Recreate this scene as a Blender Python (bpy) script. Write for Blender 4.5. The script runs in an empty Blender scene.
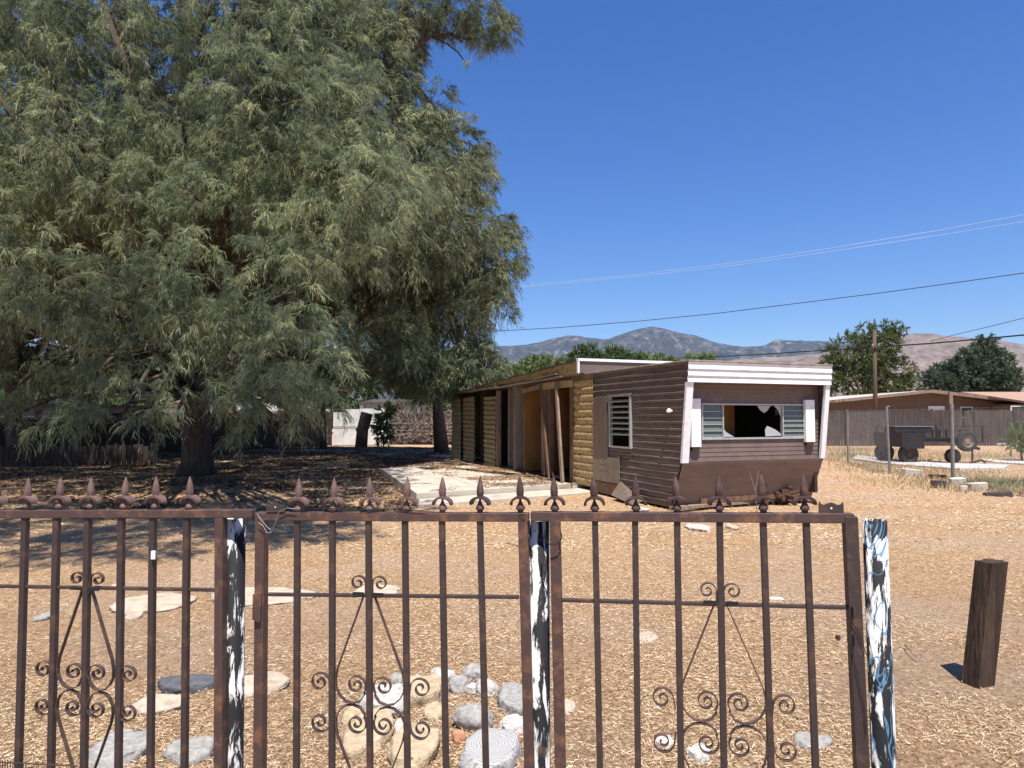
import bpy, math, random
import numpy as np
from mathutils import Vector, Matrix, noise as mn
random.seed(7); RNG = np.random.default_rng(11)
S = bpy.context.scene; COL = S.collection
PI = math.pi
# ------------------------------------------------------------------ camera
F = 700.0; PITCH = math.atan(34/700.0); EYE = 1.5
cam = bpy.data.objects.new('camera', bpy.data.cameras.new('camera')); COL.objects.link(cam)
cam.location = (0, 0, EYE); cam.rotation_euler = (PI/2 + PITCH, 0, 0)
cam.data.sensor_width = 36; cam.data.lens = 36*F/1024; cam.data.clip_start = 0.05; cam.data.clip_end = 60000
S.camera = cam
def ray(px, py):
    x = (px-512)/F; y = (384-py)/F
    c, s = math.cos(PITCH), math.sin(PITCH)
    d = Vector((x, c - y*s, s + y*c)); return d/d.y
def P(px, py, Y):
    d = ray(px, py)*Y; return Vector((d.x, d.y, d.z+EYE))
def G(px, py, z=0.0):
    d = ray(px, py); t = (z-EYE)/d.z
    return Vector((d.x*t, d.y*t, z))
# ------------------------------------------------------------------ helpers
def tag(o, label=None, cat=None, group=None, kind=None):
    if label: o['label'] = label
    if cat: o['category'] = cat
    if group: o['group'] = group
    if kind: o['kind'] = kind
    return o
def empty(name, loc, rz=0.0):
    o = bpy.data.objects.new(name, None); COL.objects.link(o); o.location = loc
    o.rotation_euler = (0, 0, rz); o.empty_display_size = .1; return o
def np_mesh(name, V, Q=None, T=None, mat=None, parent=None, attr=None, smooth=False):
    me = bpy.data.meshes.new(name); V = np.asarray(V, dtype=np.float32)
    me.vertices.add(len(V)); me.vertices.foreach_set('co', V.ravel())
    loops = []; starts = []; n = 0
    if Q is not None and len(Q):
        Q = np.asarray(Q, dtype=np.int32); loops.append(Q.ravel()); starts.append(np.arange(len(Q), dtype=np.int32)*4); n = len(Q)*4
    if T is not None and len(T):
        T = np.asarray(T, dtype=np.int32); loops.append(T.ravel()); starts.append(n+np.arange(len(T), dtype=np.int32)*3)
    L = np.concatenate(loops); St = np.concatenate(starts)
    me.loops.add(len(L)); me.loops.foreach_set('vertex_index', L)
    me.polygons.add(len(St)); me.polygons.foreach_set('loop_start', St)
    me.update(calc_edges=True)
    if smooth: me.polygons.foreach_set('use_smooth', np.ones(len(St), dtype=bool))
    if attr is not None:
        a = me.attributes.new('tint', 'FLOAT', 'POINT'); a.data.foreach_set('value', np.asarray(attr, dtype=np.float32))
    if mat: me.materials.append(mat)
    o = bpy.data.objects.new(name, me); COL.objects.link(o)
    if parent: o.parent = parent
    return o
class MB:
    def __init__(s): s.v = []; s.f = []
    def add(s, vs, fs):
        b = len(s.v); s.v += [tuple(v) for v in vs]; s.f += [tuple(i+b for i in f) for f in fs]; return s
    def box(s, a, b, m=None):
        x0, y0, z0 = a; x1, y1, z1 = b
        vs = [Vector(v) for v in ((x0,y0,z0),(x1,y0,z0),(x1,y1,z0),(x0,y1,z0),(x0,y0,z1),(x1,y0,z1),(x1,y1,z1),(x0,y1,z1))]
        if m is not None: vs = [m @ v for v in vs]
        return s.add(vs, [(0,3,2,1),(4,5,6,7),(0,1,5,4),(1,2,6,5),(2,3,7,6),(3,0,4,7)])
    def beam(s, p, q, w, h, up=Vector((0,0,1))):
        p, q = Vector(p), Vector(q); d = (q-p).normalized()
        if abs(d.dot(up)) > .98: up = Vector((1,0,0))
        a = d.cross(up).normalized(); b = a.cross(d).normalized()
        vs = []
        for c in (p, q):
            for (i, j) in ((-1,-1),(1,-1),(1,1),(-1,1)): vs.append(c + a*i*w/2 + b*j*h/2)
        return s.add(vs, [(0,1,2,3),(4,7,6,5),(0,4,5,1),(1,5,6,2),(2,6,7,3),(3,7,4,0)])
    def tube(s, pts, rad, n=8, cap=True):
        pts = [Vector(p) for p in pts]
        if not hasattr(rad, '__len__'): rad = [rad]*len(pts)
        vs = []; fs = []; ref = None
        for i, p in enumerate(pts):
            d = (pts[min(i+1, len(pts)-1)] - pts[max(i-1, 0)])
            d = d.normalized() if d.length > 1e-9 else Vector((0,0,1))
            if ref is None: ref = Vector((1,0,0)) if abs(d.x) < .8 else Vector((0,1,0))
            a = (ref - d*ref.dot(d)); a = a.normalized() if a.length > 1e-5 else d.orthogonal().normalized()
            ref = a; b = d.cross(a)
            for k in range(n):
                t = 2*PI*k/n; vs.append(p + (a*math.cos(t)+b*math.sin(t))*rad[i])
        for i in range(len(pts)-1):
            for k in range(n):
                k2 = (k+1) % n; fs.append((i*n+k, i*n+k2, (i+1)*n+k2, (i+1)*n+k))
        if cap: fs.append(tuple(range(n))[::-1]); fs.append(tuple((len(pts)-1)*n+k for k in range(n)))
        return s.add(vs, fs)
    def sweep(s, pts, w, t, nrm):
        # flat bar swept along a curve lying in a plane with normal nrm: w along nrm, t in plane
        pts = [Vector(p) for p in pts]; nrm = Vector(nrm).normalized(); vs = []; fs = []
        for i, p in enumerate(pts):
            d = (pts[min(i+1, len(pts)-1)] - pts[max(i-1, 0)]).normalized(); a = nrm.cross(d).normalized()
            for (u, v) in ((-1,-1),(1,-1),(1,1),(-1,1)): vs.append(p + nrm*u*w/2 + a*v*t/2)
        for i in range(len(pts)-1):
            for k in range(4):
                k2 = (k+1) % 4; fs.append((i*4+k, i*4+k2, (i+1)*4+k2, (i+1)*4+k))
        fs.append((0,3,2,1)); m = (len(pts)-1)*4; fs.append((m,m+1,m+2,m+3))
        return s.add(vs, fs)
    def lathe(s, prof, c, n=12):
        c = Vector(c); vs = []; fs = []
        for (r, z) in prof:
            for k in range(n): vs.append(c + Vector((r*math.cos(2*PI*k/n), r*math.sin(2*PI*k/n), z)))
        for i in range(len(prof)-1):
            for k in range(n):
                k2 = (k+1) % n; fs.append((i*n+k, i*n+k2, (i+1)*n+k2, (i+1)*n+k))
        fs.append(tuple(range(n))[::-1]); fs.append(tuple((len(prof)-1)*n+k for k in range(n)))
        return s.add(vs, fs)
    def prism(s, poly, z0, z1):
        n = len(poly); vs = [(p[0], p[1], z0) for p in poly] + [(p[0], p[1], z1) for p in poly]
        return s.add(vs, [tuple(range(n))[::-1], tuple(range(n, 2*n))] + [(i, (i+1) % n, n+(i+1) % n, n+i) for i in range(n)])
    def build(s, name, mat, parent=None, smooth=False, bevel=0, loc=None):
        me = bpy.data.meshes.new(name); vv = s.v
        if loc is not None: vv = [(v[0]-loc[0], v[1]-loc[1], v[2]-loc[2]) for v in s.v]
        me.from_pydata([tuple(v) for v in vv], [], s.f); me.update()
        me.materials.append(mat)
        if smooth: me.polygons.foreach_set('use_smooth', [True]*len(me.polygons))
        o = bpy.data.objects.new(name, me); COL.objects.link(o)
        if loc is not None: o.location = loc
        if parent: o.parent = parent
        if bevel:
            b = o.modifiers.new('bevel', 'BEVEL'); b.width = bevel; b.segments = 2; b.limit_method = 'ANGLE'
        return o
# ------------------------------------------------------------------ materials
def ramp(nt, fac, stops):
    r = nt.nodes.new('ShaderNodeValToRGB'); nt.links.new(fac, r.inputs[0]); e = r.color_ramp.elements
    while len(e) < len(stops): e.new(.5)
    for i, (p, c) in enumerate(stops):
        e[i].position = p; e[i].color = (c[0], c[1], c[2], 1)
    return r.outputs[0]
def mat(name, c1, c2=None, scale=6, rough=.8, bump=.0, bscale=None, metal=0, c3=None, stretch=(1,1,1), pos=(.35,.65), spec=.3, detail=8, tint=None, trans=0):
    m = bpy.data.materials.new(name); m.use_nodes = True; nt = m.node_tree; b = nt.nodes['Principled BSDF']
    b.inputs['Roughness'].default_value = rough; b.inputs['Metallic'].default_value = metal
    b.inputs['Specular IOR Level'].default_value = spec
    tc = nt.nodes.new('ShaderNodeTexCoord'); mp = nt.nodes.new('ShaderNodeMapping')
    geo = nt.nodes.new('ShaderNodeNewGeometry')
    nt.links.new(geo.outputs['Position'], mp.inputs[0]); mp.inputs['Scale'].default_value = stretch
    n = nt.nodes.new('ShaderNodeTexNoise'); n.inputs['Scale'].default_value = scale; n.inputs['Detail'].default_value = detail; n.inputs['Roughness'].default_value = .65
    nt.links.new(mp.outputs[0], n.inputs[0])
    c2 = c2 or tuple(x*.75 for x in c1)
    st = [(pos[0], c1), (pos[1], c2)] if c3 is None else [(pos[0], c1), ((pos[0]+pos[1])/2, c3), (pos[1], c2)]
    nt.links.new(ramp(nt, n.outputs[0], st), b.inputs['Base Color'])
    if bump:
        n2 = nt.nodes.new('ShaderNodeTexNoise'); n2.inputs['Scale'].default_value = bscale or scale*4; n2.inputs['Detail'].default_value = 6
        nt.links.new(mp.outputs[0], n2.inputs[0])
        bp = nt.nodes.new('ShaderNodeBump'); bp.inputs['Strength'].default_value = bump; bp.inputs['Distance'].default_value = .02
        nt.links.new(n2.outputs[0], bp.inputs['Height']); nt.links.new(bp.outputs[0], b.inputs['Normal'])
    return m
def foliage_mat(name, lo, mid, hi, trans=.35):
    m = bpy.data.materials.new(name); m.use_nodes = True; nt = m.node_tree; nt.nodes.clear()
    out = nt.nodes.new('ShaderNodeOutputMaterial'); a = nt.nodes.new('ShaderNodeAttribute'); a.attribute_name = 'tint'
    c = ramp(nt, a.outputs['Fac'], [(0, lo), (.5, mid), (1, hi)])
    d = nt.nodes.new('ShaderNodeBsdfDiffuse'); t = nt.nodes.new('ShaderNodeBsdfTranslucent'); mx = nt.nodes.new('ShaderNodeMixShader')
    nt.links.new(c, d.inputs[0]); nt.links.new(c, t.inputs[0]); mx.inputs[0].default_value = trans
    nt.links.new(d.outputs[0], mx.inputs[1]); nt.links.new(t.outputs[0], mx.inputs[2]); nt.links.new(mx.outputs[0], out.inputs[0])
    return m
def rust_mat(name, paint, rust, amt=.5, scale=18):
    m = mat(name, paint, rust, scale=scale, rough=.6, bump=.12, bscale=220, c3=tuple((a+b)/2 for a, b in zip(paint, rust)), pos=(amt, amt+.18), spec=.4)
    return m
M = {}
M['iron'] = rust_mat('iron', (.052,.035,.031), (.13,.068,.042), .52)
M['rail'] = rust_mat('rail', (.080,.046,.038), (.22,.105,.055), .50)
M['finial'] = rust_mat('finial', (.13,.078,.066), (.19,.115,.09), .45)
M['scroll'] = rust_mat('scroll', (.062,.040,.034), (.14,.075,.045), .48)
M['finial_dark'] = rust_mat('finial_dark', (.065,.034,.03), (.16,.085,.06), .5)
def post_mat(name, off, thr, blue, brown=.0):
    m = bpy.data.materials.new(name); m.use_nodes = True; nt = m.node_tree; b = nt.nodes['Principled BSDF']
    b.inputs['Roughness'].default_value = .7; b.inputs['Specular IOR Level'].default_value = .2
    tc = nt.nodes.new('ShaderNodeNewGeometry')
    def nz(scale, st, loc, dist, det=6, ro=.6):
        mp = nt.nodes.new('ShaderNodeMapping'); mp.inputs['Scale'].default_value = st; mp.inputs['Location'].default_value = loc
        nt.links.new(tc.outputs['Position'], mp.inputs[0]); n = nt.nodes.new('ShaderNodeTexNoise'); n.inputs['Scale'].default_value = scale
        n.inputs['Detail'].default_value = det; n.inputs['Roughness'].default_value = ro; n.inputs['Distortion'].default_value = dist
        nt.links.new(mp.outputs[0], n.inputs[0]); return n.outputs[0]
    a = nz(30, (1,1,.22), (off, off*2, off), .5, 9, .68)
    c = ramp(nt, a, [(0, (.012,.012,.014)), (thr-.02, (.014,.014,.016)), (thr+.012, (.50,.48,.45)), (thr+.06, (.62,.61,.59)), (1, (.70,.69,.67))])
    br = nz(14, (1,1,.5), (off+4, 1, 2), .3, 8, .7)
    def mix(f, x, col):
        mx = nt.nodes.new('ShaderNodeMix'); mx.data_type = 'RGBA'; nt.links.new(f, mx.inputs[0]); nt.links.new(x, mx.inputs[6]); mx.inputs[7].default_value = (*col, 1); return mx.outputs[2]
    c = mix(ramp(nt, br, [(.60, (0,0,0)), (.66, (.8,.8,.8))]), c, (.10,.06,.045))
    if blue:
        l = nz(15, (1,1,.45), (off+9, 3, 5), 1.2, 2, .5)
        c = mix(ramp(nt, l, [(.5-blue-.012, (0,0,0)), (.5-blue, (.9,.9,.9)), (.5+blue, (.9,.9,.9)), (.5+blue+.012, (0,0,0))]), c, (.07,.17,.27))
    nt.links.new(c, b.inputs['Base Color'])
    bp = nt.nodes.new('ShaderNodeBump'); bp.inputs['Strength'].default_value = .4; bp.inputs['Distance'].default_value = .004
    nt.links.new(a, bp.inputs['Height']); nt.links.new(bp.outputs[0], b.inputs['Normal'])
    return m
M['post1'] = post_mat('black_white_paint', 1.7, .53, 0); M['post2'] = post_mat('mottled_paint', 5.3, .50, 0); M['post3'] = post_mat('scribbled_paint', 8.8, .505, .009)

M['brown'] = mat('brown_siding', (.155,.122,.102), (.104,.081,.068), scale=3, rough=.42, bump=.1, bscale=30, c3=(.122,.092,.080), stretch=(1,1,2.5))
M['brown_front'] = mat('brown_front', (.185,.135,.115), (.14,.10,.086), scale=4, rough=.6, bump=.05)
M['nose'] = mat('nose_siding', (.165,.118,.096), (.215,.155,.125), scale=2.2, rough=.6, stretch=(1,1,3))
M['brown_board'] = mat('brown_board', (.17,.125,.10), (.13,.092,.072), scale=9, rough=.8, bump=.1, stretch=(1,1,.3))
M['tan_board'] = mat('tan_board', (.26,.215,.165), (.19,.15,.11), scale=6, rough=.85)
M['white_paint'] = mat('white_paint', (.80,.80,.80), (.62,.61,.60), scale=14, rough=.6, pos=(.5,.75), bump=.05)
M['white_band'] = mat('white_band', (.80,.80,.82), (.56,.56,.58), scale=5, rough=.5, pos=(.48,.8))
M['roof_metal'] = mat('roof_metal', (.34,.30,.25), (.18,.13,.09), scale=5, rough=.6, bump=.1)
M['yellow'] = mat('yellow_siding', (.42,.31,.155), (.11,.05,.025), scale=13, rough=.75, bump=.5, bscale=25, pos=(.50,.62), c3=(.38,.24,.10))
M['khaki'] = mat('khaki_siding', (.32,.26,.155), (.15,.11,.065), scale=7, rough=.8, pos=(.45,.7))
M['rot_wood'] = mat('rot_wood', (.20,.115,.07), (.10,.055,.035), scale=14, rough=.9, bump=.3, stretch=(1,1,.3))
M['old_wood'] = mat('old_wood', (.30,.22,.16), (.17,.12,.085), scale=12, rough=.9, bump=.3, stretch=(1,1,.2))
M['orange_ply'] = mat('orange_ply', (.36,.17,.05), (.24,.10,.03), scale=4, rough=.7, stretch=(1,1,.3))
M['red_ply'] = mat('red_ply', (.22,.075,.03), (.14,.05,.022), scale=4, rough=.7, stretch=(1,1,.3))
M['pale_ply'] = mat('pale_ply', (.32,.27,.22), (.22,.18,.15), scale=4, rough=.8)
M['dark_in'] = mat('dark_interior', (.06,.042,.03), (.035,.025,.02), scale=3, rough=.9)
M['alu'] = mat('aluminium', (.50,.50,.49), (.36,.36,.35), scale=20, rough=.45, metal=.3)
M['concrete'] = mat('concrete', (.50,.44,.36), (.33,.27,.20), scale=2.2, rough=.9, bump=.25, bscale=30, pos=(.42,.66), c3=(.47,.41,.335))
M['concrete_white'] = mat('concrete_white', (.62,.59,.54), (.42,.38,.33), scale=6, rough=.9, bump=.3, bscale=25)
M['stub'] = mat('stub_wood', (.085,.052,.034), (.03,.019,.013), scale=26, rough=.95, bump=.8, bscale=60, stretch=(1,1,.07), c3=(.055,.034,.023))
M['bark'] = mat('bark', (.05,.036,.028), (.11,.08,.06), scale=9, rough=.95, bump=.8, bscale=22, stretch=(1,1,.3))
M['twig'] = mat('twig', (.11,.082,.06), (.06,.045,.035), scale=6, rough=.9)
M['pale_twig'] = mat('pale_twig', (.27,.21,.17), (.17,.13,.10), scale=6, rough=.9)
M['rubber'] = mat('rubber', (.018,.018,.018), (.03,.03,.03), scale=9, rough=.85)
M['black_steel'] = mat('black_steel', (.012,.012,.014), (.025,.02,.018), scale=9, rough=.55)
M['galv'] = mat('galvanised', (.30,.30,.29), (.20,.20,.19), scale=14, rough=.5, metal=.4)
M['wire'] = mat('fence_wire', (.27,.26,.25), (.16,.14,.13), scale=4, rough=.6, metal=.2)
M['cable'] = mat('cable', (.02,.02,.02), rough=.6)
M['alu_cable'] = mat('alu_cable', (.62,.66,.74), rough=.4, metal=.3)
M['grey_wood'] = mat('grey_wood', (.095,.076,.067), (.045,.037,.033), scale=8, rough=.95, stretch=(1,1,.15), bump=.3)
M['white_sheet'] = mat('white_sheet', (.78,.77,.76), (.62,.61,.60), scale=3, rough=.6)
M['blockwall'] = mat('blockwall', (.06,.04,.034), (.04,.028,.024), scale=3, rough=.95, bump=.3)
M['house_wall'] = mat('house_wall', (.16,.105,.075), (.12,.08,.06), scale=3)
M['white_wall'] = mat('white_wall', (.74,.74,.74), (.66,.66,.66), scale=3)
M['teal_wall'] = mat('teal_wall', (.25,.38,.38), (.20,.31,.32), scale=3)
M['grey_wall'] = mat('grey_wall', (.20,.21,.24), (.15,.16,.18), scale=3)
M['roof_brown'] = mat('roof_brown', (.42,.27,.19), (.32,.20,.14), scale=12, rough=.9)
M['roof_pale'] = mat('roof_pale', (.52,.46,.42), (.40,.34,.31), scale=6, rough=.9)
M['roof_dark'] = mat('roof_dark', (.09,.075,.065), (.06,.05,.045), scale=12, rough=.9)
M['glass_dark'] = mat('dark_glass', (.02,.025,.03), rough=.08, spec=.7)
M['pole_wood'] = mat('pole_wood', (.13,.085,.06), (.08,.055,.04), scale=9, stretch=(1,1,.1), rough=.9)
M['rust_debris'] = mat('rust_debris', (.12,.055,.03), (.05,.03,.022), scale=30, rough=.85, bump=.4)
M['white_grit'] = mat('white_scrap', (.75,.75,.74), (.6,.6,.58), scale=20)
# jalousie glass
def glass_mat():
    m = bpy.data.materials.new('slat_glass'); m.use_nodes = True; b = m.node_tree.nodes['Principled BSDF']
    b.inputs['Base Color'].default_value = (.16,.19,.16,1); b.inputs['Roughness'].default_value = .25; b.inputs['Alpha'].default_value = .8
    return m
M['slat_glass'] = glass_mat()
def shard_mat():
    m = bpy.data.materials.new('shard_glass'); m.use_nodes = True; b = m.node_tree.nodes['Principled BSDF']
    b.inputs['Base Color'].default_value = (.45,.47,.48,1); b.inputs['Roughness'].default_value = .25; b.inputs['Alpha'].default_value = .8
    return m
M['shard'] = shard_mat()
def ground_mat():
    m = bpy.data.materials.new('ground'); m.use_nodes = True; nt = m.node_tree; b = nt.nodes['Principled BSDF']
    b.inputs['Roughness'].default_value = .95; b.inputs['Specular IOR Level'].default_value = .1
    g = nt.nodes.new('ShaderNodeNewGeometry')
    def nz(scale, det=6, ro=.6, dist=0, st=(1,1,1)):
        mp = nt.nodes.new('ShaderNodeMapping'); mp.inputs['Scale'].default_value = st; nt.links.new(g.outputs['Position'], mp.inputs[0])
        n = nt.nodes.new('ShaderNodeTexNoise'); n.inputs['Scale'].default_value = scale; n.inputs['Detail'].default_value = det
        n.inputs['Roughness'].default_value = ro; n.inputs['Distortion'].default_value = dist; nt.links.new(mp.outputs[0], n.inputs[0]); return n.outputs[0]
    big = nz(.55, 5, .6, .4); fine = nz(30, 9, .82, 1.4); med = nz(5, 6, .7, 1)
    def mix(f, a, bb, t='MIX'):
        x = nt.nodes.new('ShaderNodeMix'); x.data_type = 'RGBA'; x.blend_type = t
        if hasattr(f, 'is_linked') : nt.links.new(f, x.inputs[0])
        else: x.inputs[0].default_value = f
        nt.links.new(a, x.inputs[6]); nt.links.new(bb, x.inputs[7]); return x.outputs[2]
    straw = ramp(nt, fine, [(.37, (.10,.055,.03)), (.45, (.36,.215,.115)), (.53, (.60,.395,.225)), (.63, (.84,.63,.40))])
    dirt = ramp(nt, fine, [(.37, (.26,.17,.105)), (.5, (.52,.36,.235)), (.64, (.72,.55,.38))])
    k = ramp(nt, big, [(.47, (0,0,0)), (.60, (.9,.9,.9))])
    c = mix(k, straw, dirt)
    md = ramp(nt, med, [(.3, (.86,.84,.82)), (.7, (1.08,1.06,1.05))])
    c = mix(1.0, c, md, 'MULTIPLY')
    nt.links.new(c, b.inputs['Base Color'])
    bp = nt.nodes.new('ShaderNodeBump'); bp.inputs['Strength'].default_value = 1.0; bp.inputs['Distance'].default_value = .035
    nt.links.new(fine, bp.inputs['Height']); nt.links.new(bp.outputs[0], b.inputs['Normal'])
    return m
M['ground'] = ground_mat()
def tint_mat(name, stops, rough=.9):
    m = bpy.data.materials.new(name); m.use_nodes = True; nt = m.node_tree; b = nt.nodes['Principled BSDF']
    b.inputs['Roughness'].default_value = rough; b.inputs['Specular IOR Level'].default_value = .15
    a = nt.nodes.new('ShaderNodeAttribute'); a.attribute_name = 'tint'
    nt.links.new(ramp(nt, a.outputs['Fac'], stops), b.inputs['Base Color']); return m
M['straw'] = tint_mat('straw', [(0, (.11,.06,.03)), (.25, (.40,.24,.125)), (.6, (.61,.435,.26)), (1, (.84,.69,.47))])
M['leaf_litter'] = tint_mat('leaf_litter', [(0, (.08,.045,.03)), (.6, (.26,.15,.09)), (1, (.45,.30,.18))])
M['shade_darkened_litter'] = tint_mat('shade_darkened_litter', [(0, (.035,.022,.016)), (.6, (.10,.062,.040)), (1, (.24,.16,.10))])  # litter colours darkened to deepen the shade under the trees
M['drygrass'] = foliage_mat('dry_grass', (.28,.20,.10), (.46,.36,.20), (.60,.50,.32), .2)
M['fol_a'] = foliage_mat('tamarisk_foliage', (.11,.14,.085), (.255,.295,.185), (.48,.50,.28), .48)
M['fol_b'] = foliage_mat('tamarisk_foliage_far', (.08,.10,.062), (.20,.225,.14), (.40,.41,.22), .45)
M['fol_pine'] = foliage_mat('pine_foliage', (.05,.075,.032), (.12,.15,.055), (.20,.22,.08), .3)
M['fol_con'] = foliage_mat('conifer_foliage', (.05,.075,.05), (.10,.135,.085), (.16,.20,.12), .3)
M['fol_light'] = foliage_mat('light_foliage', (.10,.14,.05), (.18,.23,.09), (.27,.31,.14), .3)
M['fol_mid'] = foliage_mat('mid_foliage', (.05,.085,.035), (.10,.15,.06), (.16,.21,.09), .3)
# ------------------------------------------------------------------ world, sun, view
SUN_EL = math.radians(67); SUN_H = Vector((.16, -1.0, 0)).normalized()   # direction towards the sun
sd = Vector((SUN_H.x*math.cos(SUN_EL), SUN_H.y*math.cos(SUN_EL), math.sin(SUN_EL)))
sl = bpy.data.lights.new('sun', 'SUN'); sl.energy = 5.0; sl.angle = math.radians(.53); sl.color = (1, .955, .885)
so = bpy.data.objects.new('sun', sl); COL.objects.link(so); so.rotation_euler = sd.to_track_quat('Z', 'Y').to_euler()
W = bpy.data.worlds.new('World'); S.world = W; W.use_nodes = True; nt = W.node_tree
sk = nt.nodes.new('ShaderNodeTexSky'); sk.sky_type = 'NISHITA'; sk.sun_disc = False; sk.sun_elevation = SUN_EL
sk.sun_rotation = math.atan2(SUN_H.x, SUN_H.y); sk.altitude = 600; sk.air_density = 1.0; sk.dust_density = .25; sk.ozone_density = 3.0
hs = nt.nodes.new('ShaderNodeHueSaturation'); hs.inputs['Saturation'].default_value = 1.34; hs.inputs['Hue'].default_value = .515; nt.links.new(sk.outputs[0], hs.inputs['Color']); nt.links.new(hs.outputs[0], nt.nodes['Background'].inputs[0]); nt.nodes['Background'].inputs[1].default_value = .097
S.view_settings.view_transform = 'Standard'; S.view_settings.look = 'None'; S.view_settings.gamma = 1; S.view_settings.exposure = .74
S.render.engine = 'CYCLES'; S.cycles.use_denoising = False
S.cycles.max_bounces = 6; S.cycles.diffuse_bounces = 3; S.cycles.transparent_max_bounces = 8; S.cycles.volume_bounces = 0
try:
    S.cycles.use_denoising = True; S.cycles.denoiser = 'OPENIMAGEDENOISE'; S.cycles.denoising_prefilter = 'ACCURATE'
except Exception: pass
# ------------------------------------------------------------------ ground
def gh(x, y):
    a = min(1, max(0, (y-2)/4)) * (1 if y < 60 else 0)
    return a*.035*(mn.noise(Vector((x*.35, y*.35, 3.1))) + .5*mn.noise(Vector((x*1.1, y*1.1, 7.7))))
def axis_vals(lo, hi, step, far, k=1.35):
    v = list(np.arange(lo, hi+1e-6, step)); s = step; x = lo; a = []
    while x > -far: s *= k; x -= s; a.append(x)
    s = step; x = hi; b = []
    while x < far: s *= k; x += s; b.append(x)
    return a[::-1] + v + b
xs = axis_vals(-16, 16, .25, 24000); ys = axis_vals(-1, 40, .25, 24000)
Vg = np.array([(x, y, gh(x, y) if (abs(x) < 17 and -2 < y < 45) else 0.0) for y in ys for x in xs])
nx = len(xs); ii = np.arange(len(ys)-1)[:, None]*nx + np.arange(nx-1)[None, :]
Qg = np.stack([ii, ii+1, ii+nx+1, ii+nx], -1).reshape(-1, 4)
tag(np_mesh('ground', Vg, Q=Qg, mat=M['ground'], smooth=True), kind='structure')
# ------------------------------------------------------------------ mountains
def mountain(name, prof, Dn, Df, seed, m, rough=.12, px0=-2600, px1=3600, base=60):
    pxs = np.arange(px0, px1, 6.0); nr = 70
    pp = np.array([p[0] for p in prof]); hh = np.array([418-p[1] for p in prof])/F
    V = []
    for j in range(nr):
        t = j/(nr-1.0); D = Dn + (Df*1.35-Dn)*t
        for px in pxs:
            hr = float(np.interp(px, pp, hh))*Df
            # slope rises to ridge at D = Df then falls
            u = (D-Dn)/(Df-Dn); X = (px-512)/F*D
            prof_u = (u**1.25 if u < 1 else max(0, 1-(u-1)*1.6))
            q = Vector((X/900+seed, D/900, seed*2.0))
            r1 = 1-abs(mn.noise(q*1.3)*2); r2 = 1-abs(mn.noise(q*3.1)*2); r3 = 1-abs(mn.noise(q*7.5)*2); r4 = mn.noise(q*17)
            env = math.sin(min(1, u)*PI)**.8 if u < 1 else 0
            z = hr*prof_u + hr*rough*env*(1.6*r1+.8*r2+.45*r3+.2*r4-1.2) + hr*.012*(mn.noise(q*6)+mn.noise(q*15))*min(1, u)
            V.append((X, D, max(-5, z-8 if u < .02 else z)))
    n = len(pxs); ii = np.arange(nr-1)[:, None]*n + np.arange(n-1)[None, :]
    Q = np.stack([ii, ii+1, ii+n+1, ii+n], -1).reshape(-1, 4)
    return tag(np_mesh(name, V, Q=Q, mat=m, smooth=False), kind='structure')
def mount_mat(name, veg, rock, pale, sc):
    m = bpy.data.materials.new(name); m.use_nodes = True; nt = m.node_tree; b = nt.nodes['Principled BSDF']
    b.inputs['Roughness'].default_value = 1; b.inputs['Specular IOR Level'].default_value = 0
    g = nt.nodes.new('ShaderNodeNewGeometry')
    n = nt.nodes.new('ShaderNodeTexNoise'); n.inputs['Scale'].default_value = sc; n.inputs['Detail'].default_value = 10; n.inputs['Roughness'].default_value = .75
    nt.links.new(g.outputs['Position'], n.inputs[0])
    nt.links.new(ramp(nt, n.outputs[0], [(.38, veg), (.54, rock), (.70, pale)]), b.inputs['Base Color']); return m
M['mt_far'] = mount_mat('mountain_far', (.028,.033,.030), (.075,.072,.066), (.30,.27,.245), .006)
M['mt_near'] = mount_mat('mountain_near', (.10,.08,.065), (.21,.16,.13), (.33,.26,.21), .008)
mountain('mountain', [(-2600,372),(-900,352),(-300,345),(200,350),(400,352),(505,346),(530,344),(560,336),(575,335),(592,338),(605,339),(620,335),(636,329),(650,326),(664,328),(690,334),(715,342),(745,347),(765,345),(778,339),(800,341),(820,340),(845,341),(875,338),(905,340),(950,346),(1100,352),(1500,345),(2300,360),(3600,372)], 6500, 10500, 2.3, M['mt_far'], rough=.17)
mountain('hill', [(-2600,412),(300,408),(600,400),(660,384),(700,368),(740,358),(790,356),(830,352),(862,346),(885,338),(905,334),(930,333),(960,336),(1000,340),(1024,344),(1100,340),(1300,350),(1800,372),(3600,400)], 3200, 5600, 5.9, M['mt_near'], rough=.13)
hz = MB().box((-17000, -3000, -1.2), (17000, 15500, 2300)).build('haze', None or M['cable'])
hz.data.materials.clear(); hm = bpy.data.materials.new('haze'); hm.use_nodes = True; hm.node_tree.nodes.clear()
pv = hm.node_tree.nodes.new('ShaderNodeVolumePrincipled'); oo = hm.node_tree.nodes.new('ShaderNodeOutputMaterial')
pv.inputs['Color'].default_value = (.45,.68,1,1); pv.inputs['Density'].default_value = .00003; pv.inputs['Anisotropy'].default_value = .2
hm.node_tree.links.new(pv.outputs[0], oo.inputs['Volume']); hz.data.materials.append(hm); tag(hz, kind='stuff')
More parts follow.
